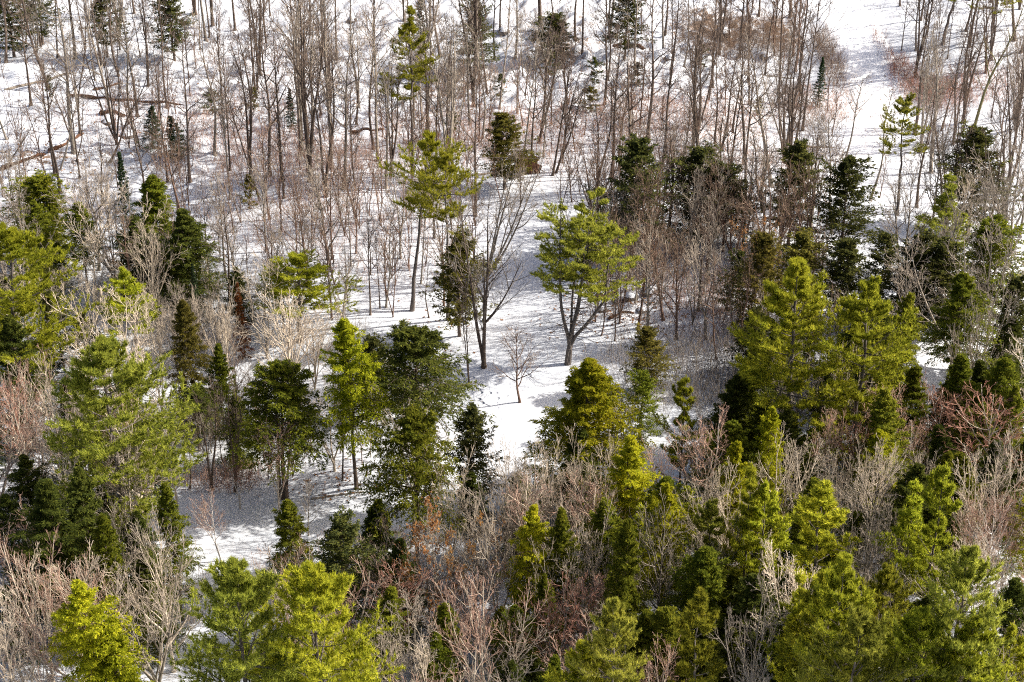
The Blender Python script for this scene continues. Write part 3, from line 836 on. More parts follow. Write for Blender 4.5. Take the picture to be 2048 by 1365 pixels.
T('cedar', 940, 820, 7, w=70, i=1, label='dark cedar standing at the foot of the clearing')
T('cedar', 745, 680, 6, w=70, i=0, label='dim cedar between the pointed golden and the broad hemlock')
T('cedar', 1990, 445, 8, w=110, i=0, look=dict(crown='hem_m'), label='green cedar at the picture edge above the white leaning trunk')
T('cedar', 1900, 480, 8, w=90, i=1, label='dark cedar behind pale dead limbs')
T('cedar', 1840, 470, 8, w=80, i=3, label='shaded cedar beside pale dead limbs')
T('cedar', 1770, 470, 7, w=80, i=2, label='dark cedar behind the golden sloping pine')
T('cedar', 2035, 560, 8, w=80, i=0, label='dark cedar cut by the picture edge beside white leaning trunk')
T('cedar', 1690, 480, 7, w=70, i=1, label='dim cedar between the two golden pines, behind them')
T('cedar', 1300, 655, 5, w=60, i=3, look=dict(crown='cedar_b'), label='bronze cedar among rocks beside the clearing pine')
T('cedar', 1285, 745, 5, w=60, i=2, look=dict(crown='hem_m'), label='green low cedar beside the domed golden hemlock')
T('cedar', 196, -40, 8, w=50, i=1, label='thin dark cedar at the top edge over a snowy track')
T('cedar', 60, -60, 8, w=60, i=3, label='dark cedar with clear trunk at the top corner')
T('cedar', 5, -40, 8, w=70, i=0, label='dense cedar cut off in the top corner')
T('cedar', 335, -35, 8, w=58, i=1, label='open dark cedar at the top edge above the spruces')
T('cedar', 950, 10, 7, w=62, i=2, label='dark snowy cedar at the top beside the tall thin pine')
T('cedar', 1255, -40, 8, w=60, i=3, label='dark cedar at the top edge among thick trunks')
T('cedar', 1110, 30, 5, w=70, i=0, label='low cedar in the snow below the top edge')
T('scrub', 1100, 100, 2.6, w=40, i=0, label='small dark evergreen bush in snow at the upper middle')
T('scrub', 1190, 115, 2.6, w=44, i=1, label='round evergreen bush beside a thick trunk at the upper middle')
T('scrub', 1275, 128, 2.4, w=34, i=0, label='evergreen bush at the foot of two thick trunks')
T('scrub', 1000, 145, 2.4, w=36, i=1, label='evergreen bush under the snowy cedar')
T('scrub', 1180, 175, 2.4, w=44, i=0, look=dict(crown='cedar_b'), label='bronze evergreen bush below the round bush')
T('scrub', 1405, 90, 2.4, w=36, i=1, label='evergreen bush in brown brush left of the road')
T('scrub', 1518, 195, 1.8, w=28, i=0, look=dict(crown='cedar_b'), label='tiny bronze bush near the thick straight trunk')
T('scrub', 420, 180, 2.4, w=40, i=0, label='dark evergreen bush beyond the fallen log end')
T('scrub', 505, 175, 2.2, w=34, i=1, look=dict(crown='cedar_b'), label='brownish evergreen bush among slim trunks')
T('scrub', 905, 225, 2.0, w=34, i=0, label='evergreen bush behind the tall thin pine')
T('scrub', 495, 350, 3.0, w=44, i=1, look=dict(crown='cedar_b'), label='bronze evergreen bush in pink brush')
T('scrub', 95, 150, 2.2, w=18, i=0, label='tiny green bush by the grey fallen log')

# ---- bare trees read from the picture
B('maple3', 968, 735, 960, 400, rot=1.6, label='three-stemmed bare tree with dark trunk at the edge of the clearing')
B('fork', 938, 766, 925, 560, i=0, w=40, label='thin double-stemmed bare tree in front of the three-stemmed tree')
B('fork', 970, 562, 1072, 285, i=2, look=GREY, label='grey tree leaning hard toward the uprooted stump')
B('tall', 990, 540, 1045, 330, look=GREY, label='slim grey tree leaning beside the hard-leaning one')
B('mid', 1040, 805, 1036, 640, i=0, w=95, look=dict(trunk='brown2', limbs='brown2', crown='twig_brown'), label='small symmetrical bare tree standing alone in clearing snow')
TALLS = [(12, 126, -18, -160), (85, 90, 78, -110), (115, 116, 104, -140), (150, 114, 122, -190), (160, 268, 168, -30), (110, 348, 84, 95), (120, 341, 158, 180), (152, 325, 178, 150),
    (218, 326, 306, 100), (335, 360, 303, 70), (345, 106, 328, -130), (400, 100, 392, -120), (380, 366, 364, 55), (450, 278, 440, 130), (520, 402, 422, 90), (540, 350, 530, -25),
    (565, 362, 545, 45), (205, 412, 196, 235), (40, 326, 40, 180), (15, 330, 78, 225), (568, 397, 548, 220), (687, 378, 706, 35), (712, 382, 698, 130), (748, 300, 746, -60),
    (752, 176, 746, -110), (880, 116, 862, -150), (915, 280, 938, 130), (950, 432, 952, 130), (1035, 226, 1046, 40), (1050, 196, 1072, 20), (1063, 316, 1070, 100), (1087, 314, 1098, 170),
    (1105, 352, 1160, 40), (1125, 326, 1136, 200), (1168, 270, 1172, 130), (1205, 322, 1242, 185), (1238, 342, 1268, 80), (1250, 342, 1304, 205), (1215, 162, 1216, -110), (1270, 152, 1270, -110),
    (1295, 282, 1312, -60), (1285, 202, 1296, 50), (1388, 180, 1384, -80), (1425, 172, 1432, -90), (1443, 300, 1478, 80), (1465, 265, 1498, 40), (1430, 287, 1436, 70), (1557, 205, 1576, -170),
    (1600, 192, 1628, -120), (1605, 262, 1646, -80), (1690, 322, 1728, 140), (1740, 402, 1790, 160), (1803, 102, 1828, -60), (1832, 102, 1842, -80), (1870, 110, 1884, -50), (1895, 118, 1914, -40),
    (1882, 262, 1930, 110), (1800, 12, 1815, -190), (842, 568, 858, 330), (760, 617, 750, 440), (772, 615, 790, 400), (620, 70, 612, -160), (470, 60, 462, -150), (700, 60, 690, -140),
    (1000, 60, 1002, -130), (1150, 80, 1158, -130), (1330, 70, 1345, -130), (1480, 110, 1490, -110), (1530, 150, 1560, -80), (940, 250, 925, 20), (1340, 170, 1360, -30), (600, 250, 600, 20)]
for a in TALLS:
    B('tall', *a, look=GREY if pick.random() < .25 else None)
for a in [(620, 362, 628, -40, 1), (895, 290, 902, 40, 3), (1330, 392, 1322, 215, 2), (1885, 436, 1868, 200, 3), (1112, 346, 1172, 130, 1), (425, 980, 405, 760, 0), (470, 985, 480, 740, 1), (1905, 290, 1945, 60, 0)]:
    B('fork', *a[:4], i=a[4])
for (a, lb) in [((1625, 475, 1622, 205, 2), 'wide fan of dark stems rising beside the slender dark cedar below the road'), ((1525, 425, 1518, 235, 1), 'dark many-stemmed tree behind the bronze-orange cedar'),
                ((2008, 432, 2022, 165, 0), 'fan of tall dark stems below the leaning mossy tree at the picture edge'), ((1892, 470, 1905, 215, 1), 'dark forked tree beside the loose pale green pine'),
                ((1335, 480, 1348, 235, 3), 'dark forked tree beside the tall thin-foliaged cedar'), ((1440, 445, 1462, 180, 0), 'tall dark double-stemmed tree between the broad and low cedars'),
                ((1968, 480, 1992, 240, 2), 'dark forked tree behind the green cedar at the picture edge'), ((1575, 350, 1600, 90, 1), 'tall forked tree on open snow beyond the slender dark cedar')]:
    B('fork', *a[:4], i=a[4], w=90, label=lb)
B('tall', 1940, 280, 2065, -40, look=OLIVE, i=2, label='thick mossy tree leaning out over the top corner')
B('tall', 1965, 712, 2062, 510, look=PALE, i=4, label='white trunk leaning toward the picture edge beside the dark pyramid hemlock')
B('tall', 380, 978, 371, 800, look=dict(crown='twig_brown'), label='slim dark trunk standing at the edge of the lower clearing')
B('tall', 563, 998, 545, 740, i=3, label='thick dark double trunk, inner one, on the lower clearing')
B('tall', 574, 994, 590, 720, i=5, label='thick dark double trunk, outer one, on the lower clearing')
B('tall', 685, 962, 690, 760, i=1, label='straight brown trunk under the pointed golden hemlock')
B('mid', 617, 1072, 622, 950, i=0, label='little bare tree on shaded snow of the lower clearing')
B('birch', 443, 1122, 400, 975, i=1, look=dict(crown='twig_pink'), label='crooked pale birch at the bottom of the lower clearing')
V = [  # tops of pale spreading trees: x, y, height, width
    (205, 575, 9, 200, PALE), (575, 575, 10, 170, PALE), (295, 440, 9, 110, PALE), (840, 712, 5.5, 170, PALE), (545, 840, 7, 90, PINK), (310, 1040, 10, 150, PALE),
    (55, 1060, 10, 150, PINK), (130, 1110, 10, 160, PINK), (10, 1130, 9, 150, PALE), (60, 1180, 9, 150, PINK), (975, 1170, 9, 200, PINK), (900, 890, 9, 110, PALE), (1010, 880, 9, 110, PALE),
    (1080, 870, 9, 100, PALE), (1150, 870, 8, 100, PALE), (1225, 860, 8, 100, PALE), (1330, 1010, 10, 150, GREY), (1510, 1160, 10, 170, GREY), (1410, 930, 10, 150, PALE), (1470, 950, 9, 140, PALE),
    (1585, 850, 8, 150, PALE), (1700, 700, 9, 110, PALE), (1590, 690, 8, 110, GREY), (1980, 875, 11, 130, PALE), (1760, 880, 8, 110, PALE), (1690, 880, 8, 100, PALE), (1800, 1010, 8, 110, GREY),
    (1750, 1000, 8, 120, GREY), (1990, 540, 10, 120, GREY), (1950, 590, 10, 110, GREY), (1310, 880, 7, 90, PINK), (1180, 985, 9, 110, PALE), (1215, 1060, 8, 100, PALE), (1120, 1060, 8, 120, PALE),
    (1000, 1010, 9, 110, PALE), (945, 1000, 8, 110, PALE), (1450, 1040, 8, 130, GREY), (790, 1230, 8, 130, PALE), (1330, 1290, 7, 130, PINK), (1390, 800, 8, 90, GREY), (1245, 790, 8, 90, GREY),
    (90, 720, 9, 130, PALE), (40, 780, 10, 140, PINK), (330, 800, 8, 110, PALE), (430, 560, 9, 90, PALE), (690, 590, 8, 80, GREY), (1850, 890, 8, 100, PALE), (660, 780, 6, 120, PALE), (230, 900, 8, 90, PALE)]
for (x, y, h, w, lk) in V:
    T('vase', x, y, h, w=w, look=lk)
for (x, y, h, w, i) in [(1778, 768, 8, 90, 0), (1882, 745, 8, 100, 1), (1990, 785, 9, 150, 3), (1668, 808, 8, 80, 2), (1720, 815, 7, 90, 1), (1115, 1165, 8, 100, 1), (1170, 1150, 8, 110, 3), (1210, 1140, 7, 90, 2),
                        (2000, 985, 9, 100, 0), (1945, 1000, 8, 70, 2), (795, 1130, 6, 110, 3), (1830, 835, 6, 70, 0), (15, 760, 9, 100, 3), (470, 910, 4, 70, 1), (2030, 960, 8, 90, 1)]:
    T('birch', x, y, h, w=w, i=i, look=dict(crown=('twig_pink', 'twig_red')[i % 2], trunk='white' if i < 2 else 'pale'))
T('beech', 855, 1010, 9, w=150, i=0, label='beech still holding orange leaves at the bottom of the shaded snow')
T('beech', 930, 1040, 8, w=120, i=1, look=dict(leaves='orange'), label='sparser orange-leaved beech beside the fuller one')
T('beech', 1512, 440, 7, w=80, i=1, label='orange-leaved sapling beech above the bronze cedars')

# ---- forest between the trees already placed
def inside(p, poly):
    x, y = p
    c = False
    j = len(poly) - 1
    for i in range(len(poly)):
        xi, yi = poly[i]; xj, yj = poly[j]
        if (yi > y) != (yj > y) and x < (xj - xi) * (y - yi) / (yj - yi + 1e-9) + xi:
            c = not c
        j = i
    return c
CLEAR = [[(1010, 590), (1050, 500), (1090, 560), (1135, 600), (1150, 700), (1070, 720), (1020, 800), (1000, 880), (985, 930), (930, 920), (920, 780), (985, 700)],
         [(320, 930), (370, 960), (480, 985), (640, 985), (760, 900), (745, 1000), (690, 1040), (620, 1055), (520, 1040), (430, 1080), (350, 1030)],
         [(1590, -50), (1680, -50), (1750, 60), (1800, 150), (1840, 230), (1760, 290), (1700, 260), (1690, 150), (1660, 60)],
         [(1275, 690), (1425, 690), (1425, 920), (1290, 920)], [(1060, 700), (1280, 700), (1280, 860), (1060, 860)]]
_sh = Vector((sd.x, sd.y, 0)).normalized()
_SUNNY = [t for t in TREES if t['label'] and t['kind'] in ('pine', 'npine', 'dome_hemlock', 'high_hem', 'clearing_pine', 'twin_pine')]
_ROADP = [ground0(u, v) for u, v, _w in ROAD]
def shades(G, H, k):
    if k not in ('hem', 'cedar', 'pine'):
        return False
    for t in _SUNNY:
        rx_, ry_ = G[0] - t['G'][0], G[1] - t['G'][1]
        al, pe = rx_ * _sh.x + ry_ * _sh.y, abs(rx_ * _sh.y - ry_ * _sh.x)
        if 0 < al < 20 and pe < 1.2 + t['w'] * .35 and G[2] + H > t['G'][2] + t['H'] * .45 + al * math.tan(SUN_EL):
            return True
    return False
def fill(n, box, kinds, hs, looks=None, sep=1.6, wide=None, tries=40, clear=True):
    x0, y0, x1, y1 = box
    done = 0
    for _ in range(n * tries):
        if done >= n:
            break
        u, v = pick.uniform(x0, x1), pick.uniform(y0, y1)
        G = at(u, v)
        h = pick.uniform(*hs)
        tu, tv = project((G[0], G[1], G[2] + h))
        if clear and any(inside((u + (tu - u) * k, v + (tv - v) * k), c) for k in (0, .25, .5, .75, 1) for c in CLEAR):
            continue
        if tv > 1340 or any((t['G'][0] - G[0]) ** 2 + (t['G'][1] - G[1]) ** 2 < sep ** 2 for t in TREES):
            continue
        k = pick.choice(kinds)
        if shades(G, h, k):
            continue
        a, r = pick.uniform(0, 6.28), abs(pick.gauss(0, .085))
        put(k, tuple(G - np.array([0, 0, .05])), h, top=(math.cos(a) * r, math.sin(a) * r, 1), look=pick.choice(looks) if looks else None, hand=False)
        done += 1

fill(100, (0, 20, 1366, 400), ['tall', 'tall', 'tall', 'fork'], (8, 17), [None, None, None, GREY], sep=1.8)
fill(70, (0, 40, 1366, 430), ['sap'], (3.5, 7.5), sep=1.0)
fill(5, (1880, -20, 2110, 130), ['tall', 'tall', 'fork'], (11, 15), None, sep=1.8)
fill(14, (1480, -10, 1640, 240), ['tall', 'sap', 'tall'], (8, 14), None, sep=1.6)
fill(30, (1366, 30, 2100, 420), ['tall', 'fork'], (10, 15), [None, None, GREY], sep=2.2)
fill(44, (1366, 60, 2060, 480), ['sap'], (3.5, 7.5), sep=1.0)
fill(46, (0, 250, 1366, 440), ['sap'], (4, 8.5), sep=.8)
fill(40, (250, 430, 960, 620), ['sap'], (4, 8), sep=.8)
fill(30, (1200, 430, 1700, 700), ['sap'], (4, 7), sep=.8)
fill(16, (660, 430, 985, 650), ['sap', 'sap', 'tall'], (5, 10), None, sep=.9)
fill(14, (330, 880, 760, 985), ['sap'], (2.5, 4.5), [PINK, None], sep=.8, clear=False)
fill(24, (250, 430, 960, 640), ['mid', 'tall', 'sap'], (7, 11), [None, GREY, dict(trunk='brown2', limbs='brown2', crown='twig_brown')], sep=1.6)
fill(22, (1180, 400, 1700, 560), ['mid', 'tall', 'vase'], (7, 10), [dict(trunk='brown2', limbs='brown2', crown='twig_brown'), GREY], sep=1.5)
fill(34, (1180, 430, 1640, 720), ['mid', 'tall', 'sap'], (6, 10), [None, dict(trunk='brown2', limbs='brown2', crown='twig_brown'), GREY], sep=1.5)
fill(18, (1640, 450, 2080, 760), ['mid', 'vase'], (7, 11), [None, GREY], sep=1.7)
fill(14, (0, 440, 420, 760), ['mid', 'vase'], (6, 10), [None, GREY, PALE], sep=1.7)
fill(14, (400, 800, 760, 960), ['sap', 'mid'], (4, 7), [None], sep=1.5)
fill(16, (180, 560, 700, 900), ['vase', 'mid'], (5, 8), [PALE, GREY, PALE], sep=1.5)
fill(10, (560, 1090, 900, 1500), ['vase'], (5, 8), [PALE, PINK], sep=1.5)
fill(20, (-40, 900, 330, 1560), ['vase', 'mid'], (7, 11), [PALE, PINK, GREY], sep=1.7)
fill(16, (760, 1080, 1300, 1600), ['vase', 'mid'], (6, 10), [PALE, PINK, GREY], sep=1.7)
fill(18, (1250, 950, 2100, 1600), ['vase', 'mid', 'birch'], (7, 11), [PALE, GREY, None], sep=1.7)
fill(56, (1100, 900, 2080, 1600), ['hem'], (5, 9), [dict(crown='hem_d'), dict(crown='hem_m'), dict(crown='hem_m'), dict(crown='hem_y')], sep=1.7)
fill(18, (-20, 850, 330, 1500), ['hem'], (4, 7), [dict(crown='hem_d')], sep=1.7)
fill(16, (1500, 740, 2080, 930), ['hem'], (4, 7), [dict(crown='hem_d')], sep=1.7)
fill(22, (740, 1090, 1200, 1560), ['hem'], (4, 7), [dict(crown='hem_d'), dict(crown='hem_m')], sep=1.7)
fill(12, (1200, 520, 1640, 760), ['cedar'], (3, 5.5), [None, dict(crown='cedar_b')], sep=1.7)
fill(10, (0, 560, 500, 800), ['cedar', 'hem'], (4, 7), None, sep=1.9)

# ------------------------------------------------------------------ logs, stones, stump, brush
def thing(name, label, cat, mb, mat, loc=(0, 0, 0), group=None, kind=None, parent=None):
    me = mb.mesh(name)
    me.materials[0] = M[mat]
    o = bpy.data.objects.new(name, me)
    C.objects.link(o)
    if parent:
        o.parent = parent
    else:
        o.location = loc
        o['label'] = label
        o['category'] = cat
    if group:
        o['group'] = group
    if kind:
        o['kind'] = kind
    return o

def log(x0, y0, x1, y1, r, mat, label, lift=.6, snow=True):
    a, b = at(x0, y0), at(x1, y1)
    m = 16
    t = np.linspace(0, 1, m)[:, None]
    P = a + (b - a) * t
    P[:, 2] = np.maximum(ground_h(P[:, 0], P[:, 1]), P[:, 2]) + r * lift
    g = np.random.default_rng(int(x0))
    P[1:-1] += g.normal(0, r * .15, (m - 2, 3))
    R = r * np.linspace(1.1, .6, m) * g.uniform(.9, 1.1, m)
    R[0] *= .2; R[-1] *= .2
    c = P[0].copy()
    o = thing('fallen_log', label, 'log', MB().tubes((P - c)[None], R[None], 9), mat, tuple(c), 'fallen logs on the snow')
    if snow:
        i0, i1 = 3, 13
        Q = (P - c)[i0:i1] + np.array([0, 0, r * .62])
        Rs = R[i0:i1] * .62; Rs[0] *= .1; Rs[-1] *= .1
        thing('snow_cap', '', '', MB().tubes(Q[None], Rs[None], 8), 'snow', parent=o)
    return o

log(133, 187, 368, 213, .16, 'deadwood', 'long rotten brown log lying among the spruces, snow along its top')
log(8, 182, 156, 148, .13, 'grey', 'grey pole-like fallen trunk above the long rotten log', snow=False)
log(0, 342, 92, 312, .22, 'deadwood', 'thick rotten log at the picture edge above the rounded cedar')
log(96, 308, 168, 268, .20, 'deadwood', 'orange-brown broken log between leaning trunks, next to the thick one')
log(198, 226, 252, 234, .24, 'deadwood', 'short rotten log below the middle of the long log')
log(186, 182, 240, 164, .16, 'deadwood', 'thin brown log crossing behind the long rotten log')
log(700, 268, 770, 262, .16, 'deadwood', 'small brown log beside the tall thin pine trunk')
log(1225, 85, 1290, 100, .28, 'deadwood', 'dark broken log by thick trunks at the upper middle')
log(940, 352, 1032, 345, .09, 'pale', 'pale thin pole lying before the uprooted stump', snow=False)
log(1520, 143, 1592, 150, .08, 'grey', 'thin fallen pole left of the snow road', snow=False)
log(1190, 600, 1235, 585, .22, 'deadwood', 'dark log in the brush pile behind the clearing pine')
log(1215, 640, 1270, 618, .13, 'deadwood', 'thin log in rocks beside the clearing pine')
log(620, 1000, 735, 985, .07, 'grey', 'thin pole half sunk in the lower clearing snow', snow=False)
log(1600, 295, 1670, 296, .08, 'deadwood', 'thin pole lying near the foot of the snow road', snow=False)

def stone(u, v, r, seed, label, flat=.7):
    g = np.random.default_rng(seed)
    p = at(u, v)
    nu, nv = 9, 13
    th = np.linspace(.02, PI - .02, nu)[:, None]; ph = np.linspace(0, 2 * PI, nv)[None]
    rad = 1 + .16 * np.sin(3 * ph + g.uniform(0, 6)) * np.sin(th) + .12 * np.sin(2 * ph + 3 * th + g.uniform(0, 6)) * np.sin(th)
    D = np.stack([np.sin(th) * np.cos(ph), np.sin(th) * np.sin(ph), np.cos(th) + 0 * ph], -1) * rad[..., None] * np.array([1, .85, flat]) * r
    o = thing('boulder', label, 'boulder', MB().grid(D, nu, nv), 'pinebark', tuple(p + np.array([0, 0, r * .22])), 'stones poking out of the snow')
    th2 = np.linspace(.02, PI * .40, 6)[:, None]
    rad2 = 1 + .16 * np.sin(3 * ph + 1.0) * np.sin(th2) * .6
    D2 = np.stack([np.sin(th2) * np.cos(ph), np.sin(th2) * np.sin(ph), np.cos(th2) * 1.14 + 0 * ph], -1) * rad2[..., None] * np.array([1.02, .87, flat]) * r
    thing('snow_cap', '', '', MB().grid(D2, 6, nv), 'snow', parent=o)
for k, (u, v, r, lb) in enumerate([(1262, 597, .55, 'dark snow-topped boulder below the cedar behind the clearing pine'), (1236, 606, .4, 'small dark stone next to the snow-topped boulder'),
        (1300, 588, .6, 'large dark stone at the far end of the rocks beside the clearing pine'), (1205, 622, .4, 'dark stone closest to the clearing pine trunk'), (1282, 625, .35, 'low stone in front of the rocks beside the clearing pine'),
        (255, 275, .7, 'snow-capped boulder at the foot of the small dark spruce'), (215, 248, .5, 'snow-capped stone below the short rotten log'), (1090, 72, .8, 'snow-capped boulder by the top cedars'),
        (1008, 72, .6, 'round snowy boulder under the dark snowy cedar'), (1445, 80, .8, 'boulder in the brown brush by the road'), (970, 643, .25, 'small dark stone behind the three-stemmed tree'),
        (1530, 115, .6, 'snowy stone at the edge of the brown brush'), (640, 110, .7, 'snowy boulder among crowded upper trunks'), (705, 45, .6, 'snowy boulder at the top edge beside slim trunks'),
        (1340, 120, .55, 'snowy stone beside the evergreen bush at thick trunks'), (60, 375, .5, 'snowy stone above the rounded dark cedar')]):
    stone(u, v, r, 60 + k, lb)

# uprooted stump: root plate on its side with broken roots
g = np.random.default_rng(77)
c = at(1053, 345)
nu, nv = 12, 22
th = np.linspace(.03, PI - .03, nu)[:, None]; ph = np.linspace(0, 2 * PI, nv)[None]
rad = 1 + .22 * np.sin(5 * ph + 2 * th) * np.sin(th) + .14 * np.sin(9 * ph - 3 * th) * np.sin(th)
D = np.stack([np.sin(th) * np.cos(ph) * 1.15, np.cos(th) * .45 + 0 * ph, np.sin(th) * np.sin(ph) * .95], -1) * rad[..., None]
mb = MB().grid(D + np.array([0, 0, .55]), nu, nv)
stump = thing('uprooted_stump', 'uprooted grey-brown stump with broken roots on the open snow', 'stump', mb, 'deadwood', tuple(c))
a = g.uniform(0, 6.28, 26)
S = np.stack([np.cos(a) * .8, g.normal(0, .2, 26), .55 + np.sin(a) * .7], 1)
Dr = nrm(np.stack([np.cos(a), g.normal(0, .5, 26), np.sin(a)], 1))
Lr = g.uniform(.5, 1.2, 26)
P = curve(S, Dr, Lr, 5, g.uniform(-.3, .2, 26), .3, g)
thing('roots', '', '', MB().tubes(P, (.075 * Lr)[:, None] * np.linspace(1, .2, 5)[None], 5), 'grey', parent=stump)

def brush(name, label, patches, mat, h, seed, side=4, r=.011):
    g = np.random.default_rng(seed)
    S = []
    for (u, v, rx_, ry_, n) in patches:
        p = at(u, v)
        a, q = g.uniform(0, 6.28, n), np.sqrt(g.uniform(0, 1, n)) * g.uniform(.6, 1.1, n)
        S.append(np.stack([p[0] + np.cos(a) * q * rx_, p[1] + np.sin(a) * q * ry_], 1))
    S = np.concatenate(S)
    S = np.column_stack([S, ground_h(S[:, 0], S[:, 1]) - .08])
    n = len(S)
    D = nrm(np.stack([g.normal(0, .35, n), g.normal(0, .35, n), np.ones(n)], 1))
    L = h * g.uniform(.45, 1.25, n)
    P = curve(S, D, L, 3, .0, .12, g)
    R = np.full(n, r)[:, None] * np.linspace(1.2, .5, 3)[None]
    mb = MB().tubes(P, R, 3)
    P2, R2 = grow(P, R, g, side, .25, 1, (34, 10), .5, 2, .12, .1, .01, r * .6)
    mb.tubes(P2, R2, 3)
    c = np.array([S[:, 0].mean(), S[:, 1].mean(), 0])
    mb.v = [v_ - c for v_ in mb.v]
    return thing(name, label, 'brush', mb, mat, tuple(c), kind='stuff')

brush('red_brush', 'dense reddish brush in a band beside the snow road', [(1815, 158, 1.8, 4, 170), (1845, 195, 2.8, 3.5, 230), (1880, 200, 2.8, 3, 150), (1785, 130, 1.0, 3, 70), (1800, 150, 1.4, 4, 110), (1760, 90, .8, 4, 40), (1905, 190, 4.5, 4, 170), (1960, 170, 4, 5, 260)], 'twig_red', 1.25, 81)
brush('brown_brush', 'grey-brown leafless brush at the bend of the road and the upper woods', [(1520, 80, 4, 7, 420), (1560, 95, 2.5, 5, 240), (1450, 70, 4, 8, 300), (1660, 130, 1.5, 7, 320), (1640, 90, 1.2, 5, 140), (1600, 230, 4, 5, 240), (930, 160, 4, 6, 240), (1110, 60, 5, 9, 260)], 'twig_brown', 1.6, 82)
brush('pink_undergrowth', 'thin pinkish twigs standing all through the snow under the trees', [(500, 310, 9, 9, 988), (620, 320, 8, 8, 874), (480, 240, 7, 9, 494), (900, 260, 9, 7, 722), (1150, 245, 12, 5, 798), (1330, 240, 9, 6, 570), (1420, 235, 8, 6, 570),
      (450, 965, 3.5, 1.6, 304), (1420, 640, 4, 5, 380), (1380, 560, 6, 6, 494), (700, 380, 10, 7, 608), (1000, 300, 8, 5, 380), (780, 1180, 3, 3, 228), (60, 420, 8, 5, 380), (1640, 215, 5, 5, 456), (560, 440, 9, 6, 494), (300, 250, 12, 10, 500), (800, 320, 10, 7, 500), (1250, 330, 12, 6, 450), (1450, 320, 10, 6, 400), (750, 500, 9, 6, 350), (1100, 160, 14, 10, 500), (620, 120, 14, 14, 450), (1500, 600, 6, 6, 494)], 'twig_pink', 1.1, 83, side=3, r=.012)
brush('dry_weeds', 'dry brown weeds and twig tips poking through the snow', [(200, 120, 16, 22, 798), (420, 100, 14, 24, 798), (640, 130, 16, 24, 912), (900, 80, 14, 24, 798), (1200, 100, 16, 24, 988), (1400, 200, 12, 12, 494), (1900, 60, 12, 20, 494), (1280, 610, 5, 5, 418), (300, 340, 14, 8, 570),
      (1850, 330, 10, 8, 304), (1100, 320, 14, 7, 304), (330, 1230, 4, 5, 304)], 'twig_brown', .6, 84, side=2, r=.012)
brush('grey_thicket', 'tangled grey understorey stems in the dim gaps between lower trees', [(1480, 760, 5, 6, 494), (1330, 760, 5, 6, 418), (60, 560, 7, 6, 494), (400, 640, 8, 6, 494), (1600, 800, 6, 4, 380), (40, 1080, 4, 6, 304), (1150, 1100, 7, 6, 494), (1600, 1050, 9, 6, 494), (850, 1250, 5, 5, 304), (1800, 950, 7, 5, 380)], 'twig_grey', 2.2, 85)

# dead leaves scattered on the snow
g = np.random.default_rng(90)
pts = []
for (u, v, rx_, ry_, n) in [(1190, 245, 12, 5, 900), (480, 250, 12, 10, 500), (900, 200, 12, 10, 500), (1400, 220, 10, 7, 600), (1260, 610, 5, 4, 500), (1840, 180, 5, 5, 400), (80, 320, 9, 4, 300), (680, 960, 4, 2.5, 160), (300, 230, 10, 8, 300), (900, 640, 4, 6, 90)]:
    p = at(u, v)
    pts.append(np.stack([g.normal(p[0], rx_ * .6, n), g.normal(p[1], ry_ * .6, n)], 1))
pts = np.concatenate(pts)
pts = np.column_stack([pts, ground_h(pts[:, 0], pts[:, 1]) + .03])
c0 = pts.mean(0)
mb = MB().tris(blades(pts - c0, nrm(g.normal(0, 1, (len(pts), 3)) * np.array([1, 1, .25])), g, 2, .3, .17, .14, flat=.9))
thing('leaf_litter', 'fallen brown leaves strewn over the snow', 'leaves', mb, 'rust', tuple(c0), kind='stuff')

# ------------------------------------------------------------------ overhead wire crossing the woods
def wire(pts_px, h, label):
    P = np.array([under(u, v, h) + np.array([0, 0, h]) for u, v in pts_px])
    t = np.linspace(0, len(P) - 1, 60)
    Q = np.stack([np.interp(t, np.arange(len(P)), P[:, k]) for k in range(3)], 1)
    thing('overhead_wire', label, 'wire', MB().tubes((Q - Q[0])[None], np.full((1, 60), .013), 4), 'pinebark', tuple(Q[0]), 'wires strung across the woods')
wire([(-200, 300), (683, 311), (1365, 322), (1910, 303), (2250, 290)], 5.5, 'upper thin dark wire strung across above the clearing')
wire([(-200, 345), (683, 352), (1365, 358), (1910, 335), (2250, 322)], 4.5, 'lower thin dark wire strung across above the clearing')

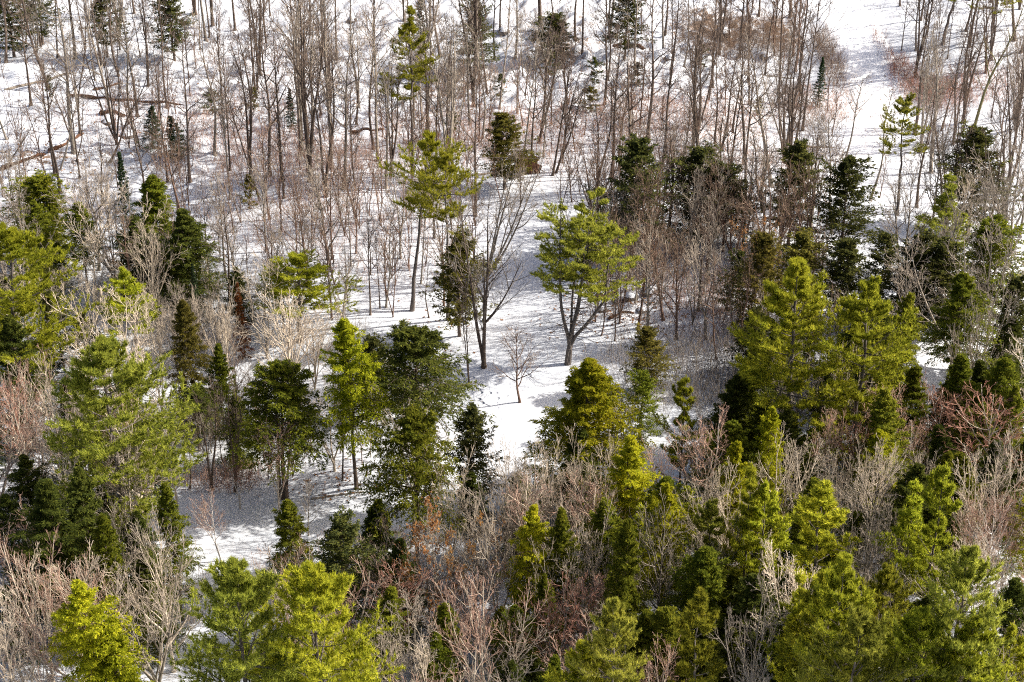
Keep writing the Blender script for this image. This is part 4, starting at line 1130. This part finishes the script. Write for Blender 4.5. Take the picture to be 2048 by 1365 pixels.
# ------------------------------------------------------------------ a label for every tree, saying which one it is
CAT = dict(sapling='sapling', evergreen_shrub='bush')
GROUP = dict(young_bare_tree='slender leafless trees', spreading_bare_tree='spreading leafless trees', bare_tree='leafless trees of the winter wood', sapling='thin leafless saplings', birch_tree='birches with reddish twigs', beech_tree='beeches holding leaves', pine_tree='pines', hemlock_tree='hemlocks',
             cedar_tree='cedars', spruce_tree='spruces', evergreen_shrub='evergreen bushes in the snow', dead_conifer='dead conifers')
MARKS = [(1150, 520, 'the clearing pine'), (965, 600, 'the three-stemmed tree'), (1190, 830, 'the domed golden hemlock'), (1745, 150, 'the snow road'), (236, 350, 'the narrow spruce'), (477, 600, 'the rust conifer'),
         (815, 120, 'the tall thin pine'), (850, 340, 'the flat-topped pine'), (220, 830, 'the largest pine'), (850, 1090, 'the orange-leaved beech'), (250, 200, 'the long fallen log'), (1850, 180, 'the red brush'),
         (1053, 330, 'the uprooted stump'), (1510, 460, 'the orange sapling beech'), (1620, 620, 'the broad yellow pine'), (1920, 640, 'the pyramid hemlock'), (1366, 830, 'the slim yellow pine'), (690, 760, 'the pointed golden hemlock'),
         (530, 1240, 'the huge bottom pines'), (200, 1270, 'the golden bottom hemlock'), (1650, 1040, 'the layered pine'), (1940, 1190, 'the dark-based pine'), (1235, 1290, 'the bottom grey-green pine'), (600, 550, 'the flat broad yellow pine'),
         (80, 400, 'the rounded cedar'), (1275, 380, 'the tall thin cedar'), (1700, 400, 'the upright cedar'), (1812, 260, 'the small-crowned pine'), (1970, 120, 'the leaning mossy tree'), (470, 1030, 'the lower clearing'),
         (40, 560, 'the cut-off pine'), (1560, 90, 'the brown roadside brush'), (1644, 140, 'the little road spruce'), (60, 60, 'the top corner cedar'), (335, 40, 'the open top cedar'), (577, 190, 'the little green spruce'),
         (1100, 115, 'the small dark bush'), (1250, 20, 'the top-edge cedar'), (1820, 1290, 'the golden low pine'), (1330, 1100, 'the grey wineglass tree'), (1005, 290, 'the bronze stump cedar'), (1502, 960, 'the half-hidden yellow pine')]
ORD = '- second third fourth fifth sixth seventh eighth ninth tenth eleventh twelfth thirteenth fourteenth fifteenth sixteenth'.split()
def looks(t):
    n = NAMES[t['kind']]
    col = {'twig_pale': 'pale', 'twig_pink': 'pinkish', 'twig_red': 'reddish', 'twig_grey': 'grey', 'twig_brown': 'brown', 'twig_dark': 'brown', 'hem_d': 'dark', 'hem_m': 'green', 'hem_y': 'golden', 'cedar': 'dark', 'cedar_b': 'bronze'}.get(t['look']['crown'], '')
    if 'bare_tree' in n:
        sh = 'leaning' if abs(t['lean']) > 8 else {'tall': 'tall straight', 'fork': 'multi-stemmed', 'vase': 'spreading', 'mid': 'slender young'}.get(t['kind'], '')
        return f"{sh} {col} bare tree"
    if n == 'sapling':
        return ('leaning ' if abs(t['lean']) > 8 else '') + ('tall' if t['H'] > 5.5 else 'small') + ' thin sapling'
    if n == 'birch_tree':
        return f"{col}-twigged birch"
    return f"{col} {n.replace('_tree', '').replace('_', ' ')}"
bins = {}
USED = {t['label'] for t in TREES if t['label']}
for t in TREES:
    o = t['o']
    n = NAMES[t['kind']]
    o['category'] = CAT.get(n, 'tree')
    o['group'] = GROUP[n]
    if t['label']:
        o['label'] = t['label']
        continue
    u, v = project(t['G'] + np.array([0, 0, t['H'] * .5]))
    mk = min(MARKS, key=lambda q: (q[0] - u) ** 2 + ((q[1] - v) * 1.3) ** 2)
    du, dv = u - mk[0], (v - mk[1]) * 1.5
    rel = ('right of' if du > 0 else 'left of') if abs(du) > abs(dv) else ('in front of' if dv > 0 else 'behind')
    bins.setdefault((looks(t), rel, mk[2]), []).append((du * du + dv * dv, o))
for (lk, rel, mk), lst in bins.items():
    lst.sort(key=lambda q: q[0])
    for i, (_, o) in enumerate(lst):
        o['label'] = f"{lk} {rel} {mk}" if len(lst) == 1 and f"{lk} {rel} {mk}" not in USED else f"{'closest' if i == 0 else ORD[min(i, 15)] + ' closest'} {lk} {rel} {mk}"
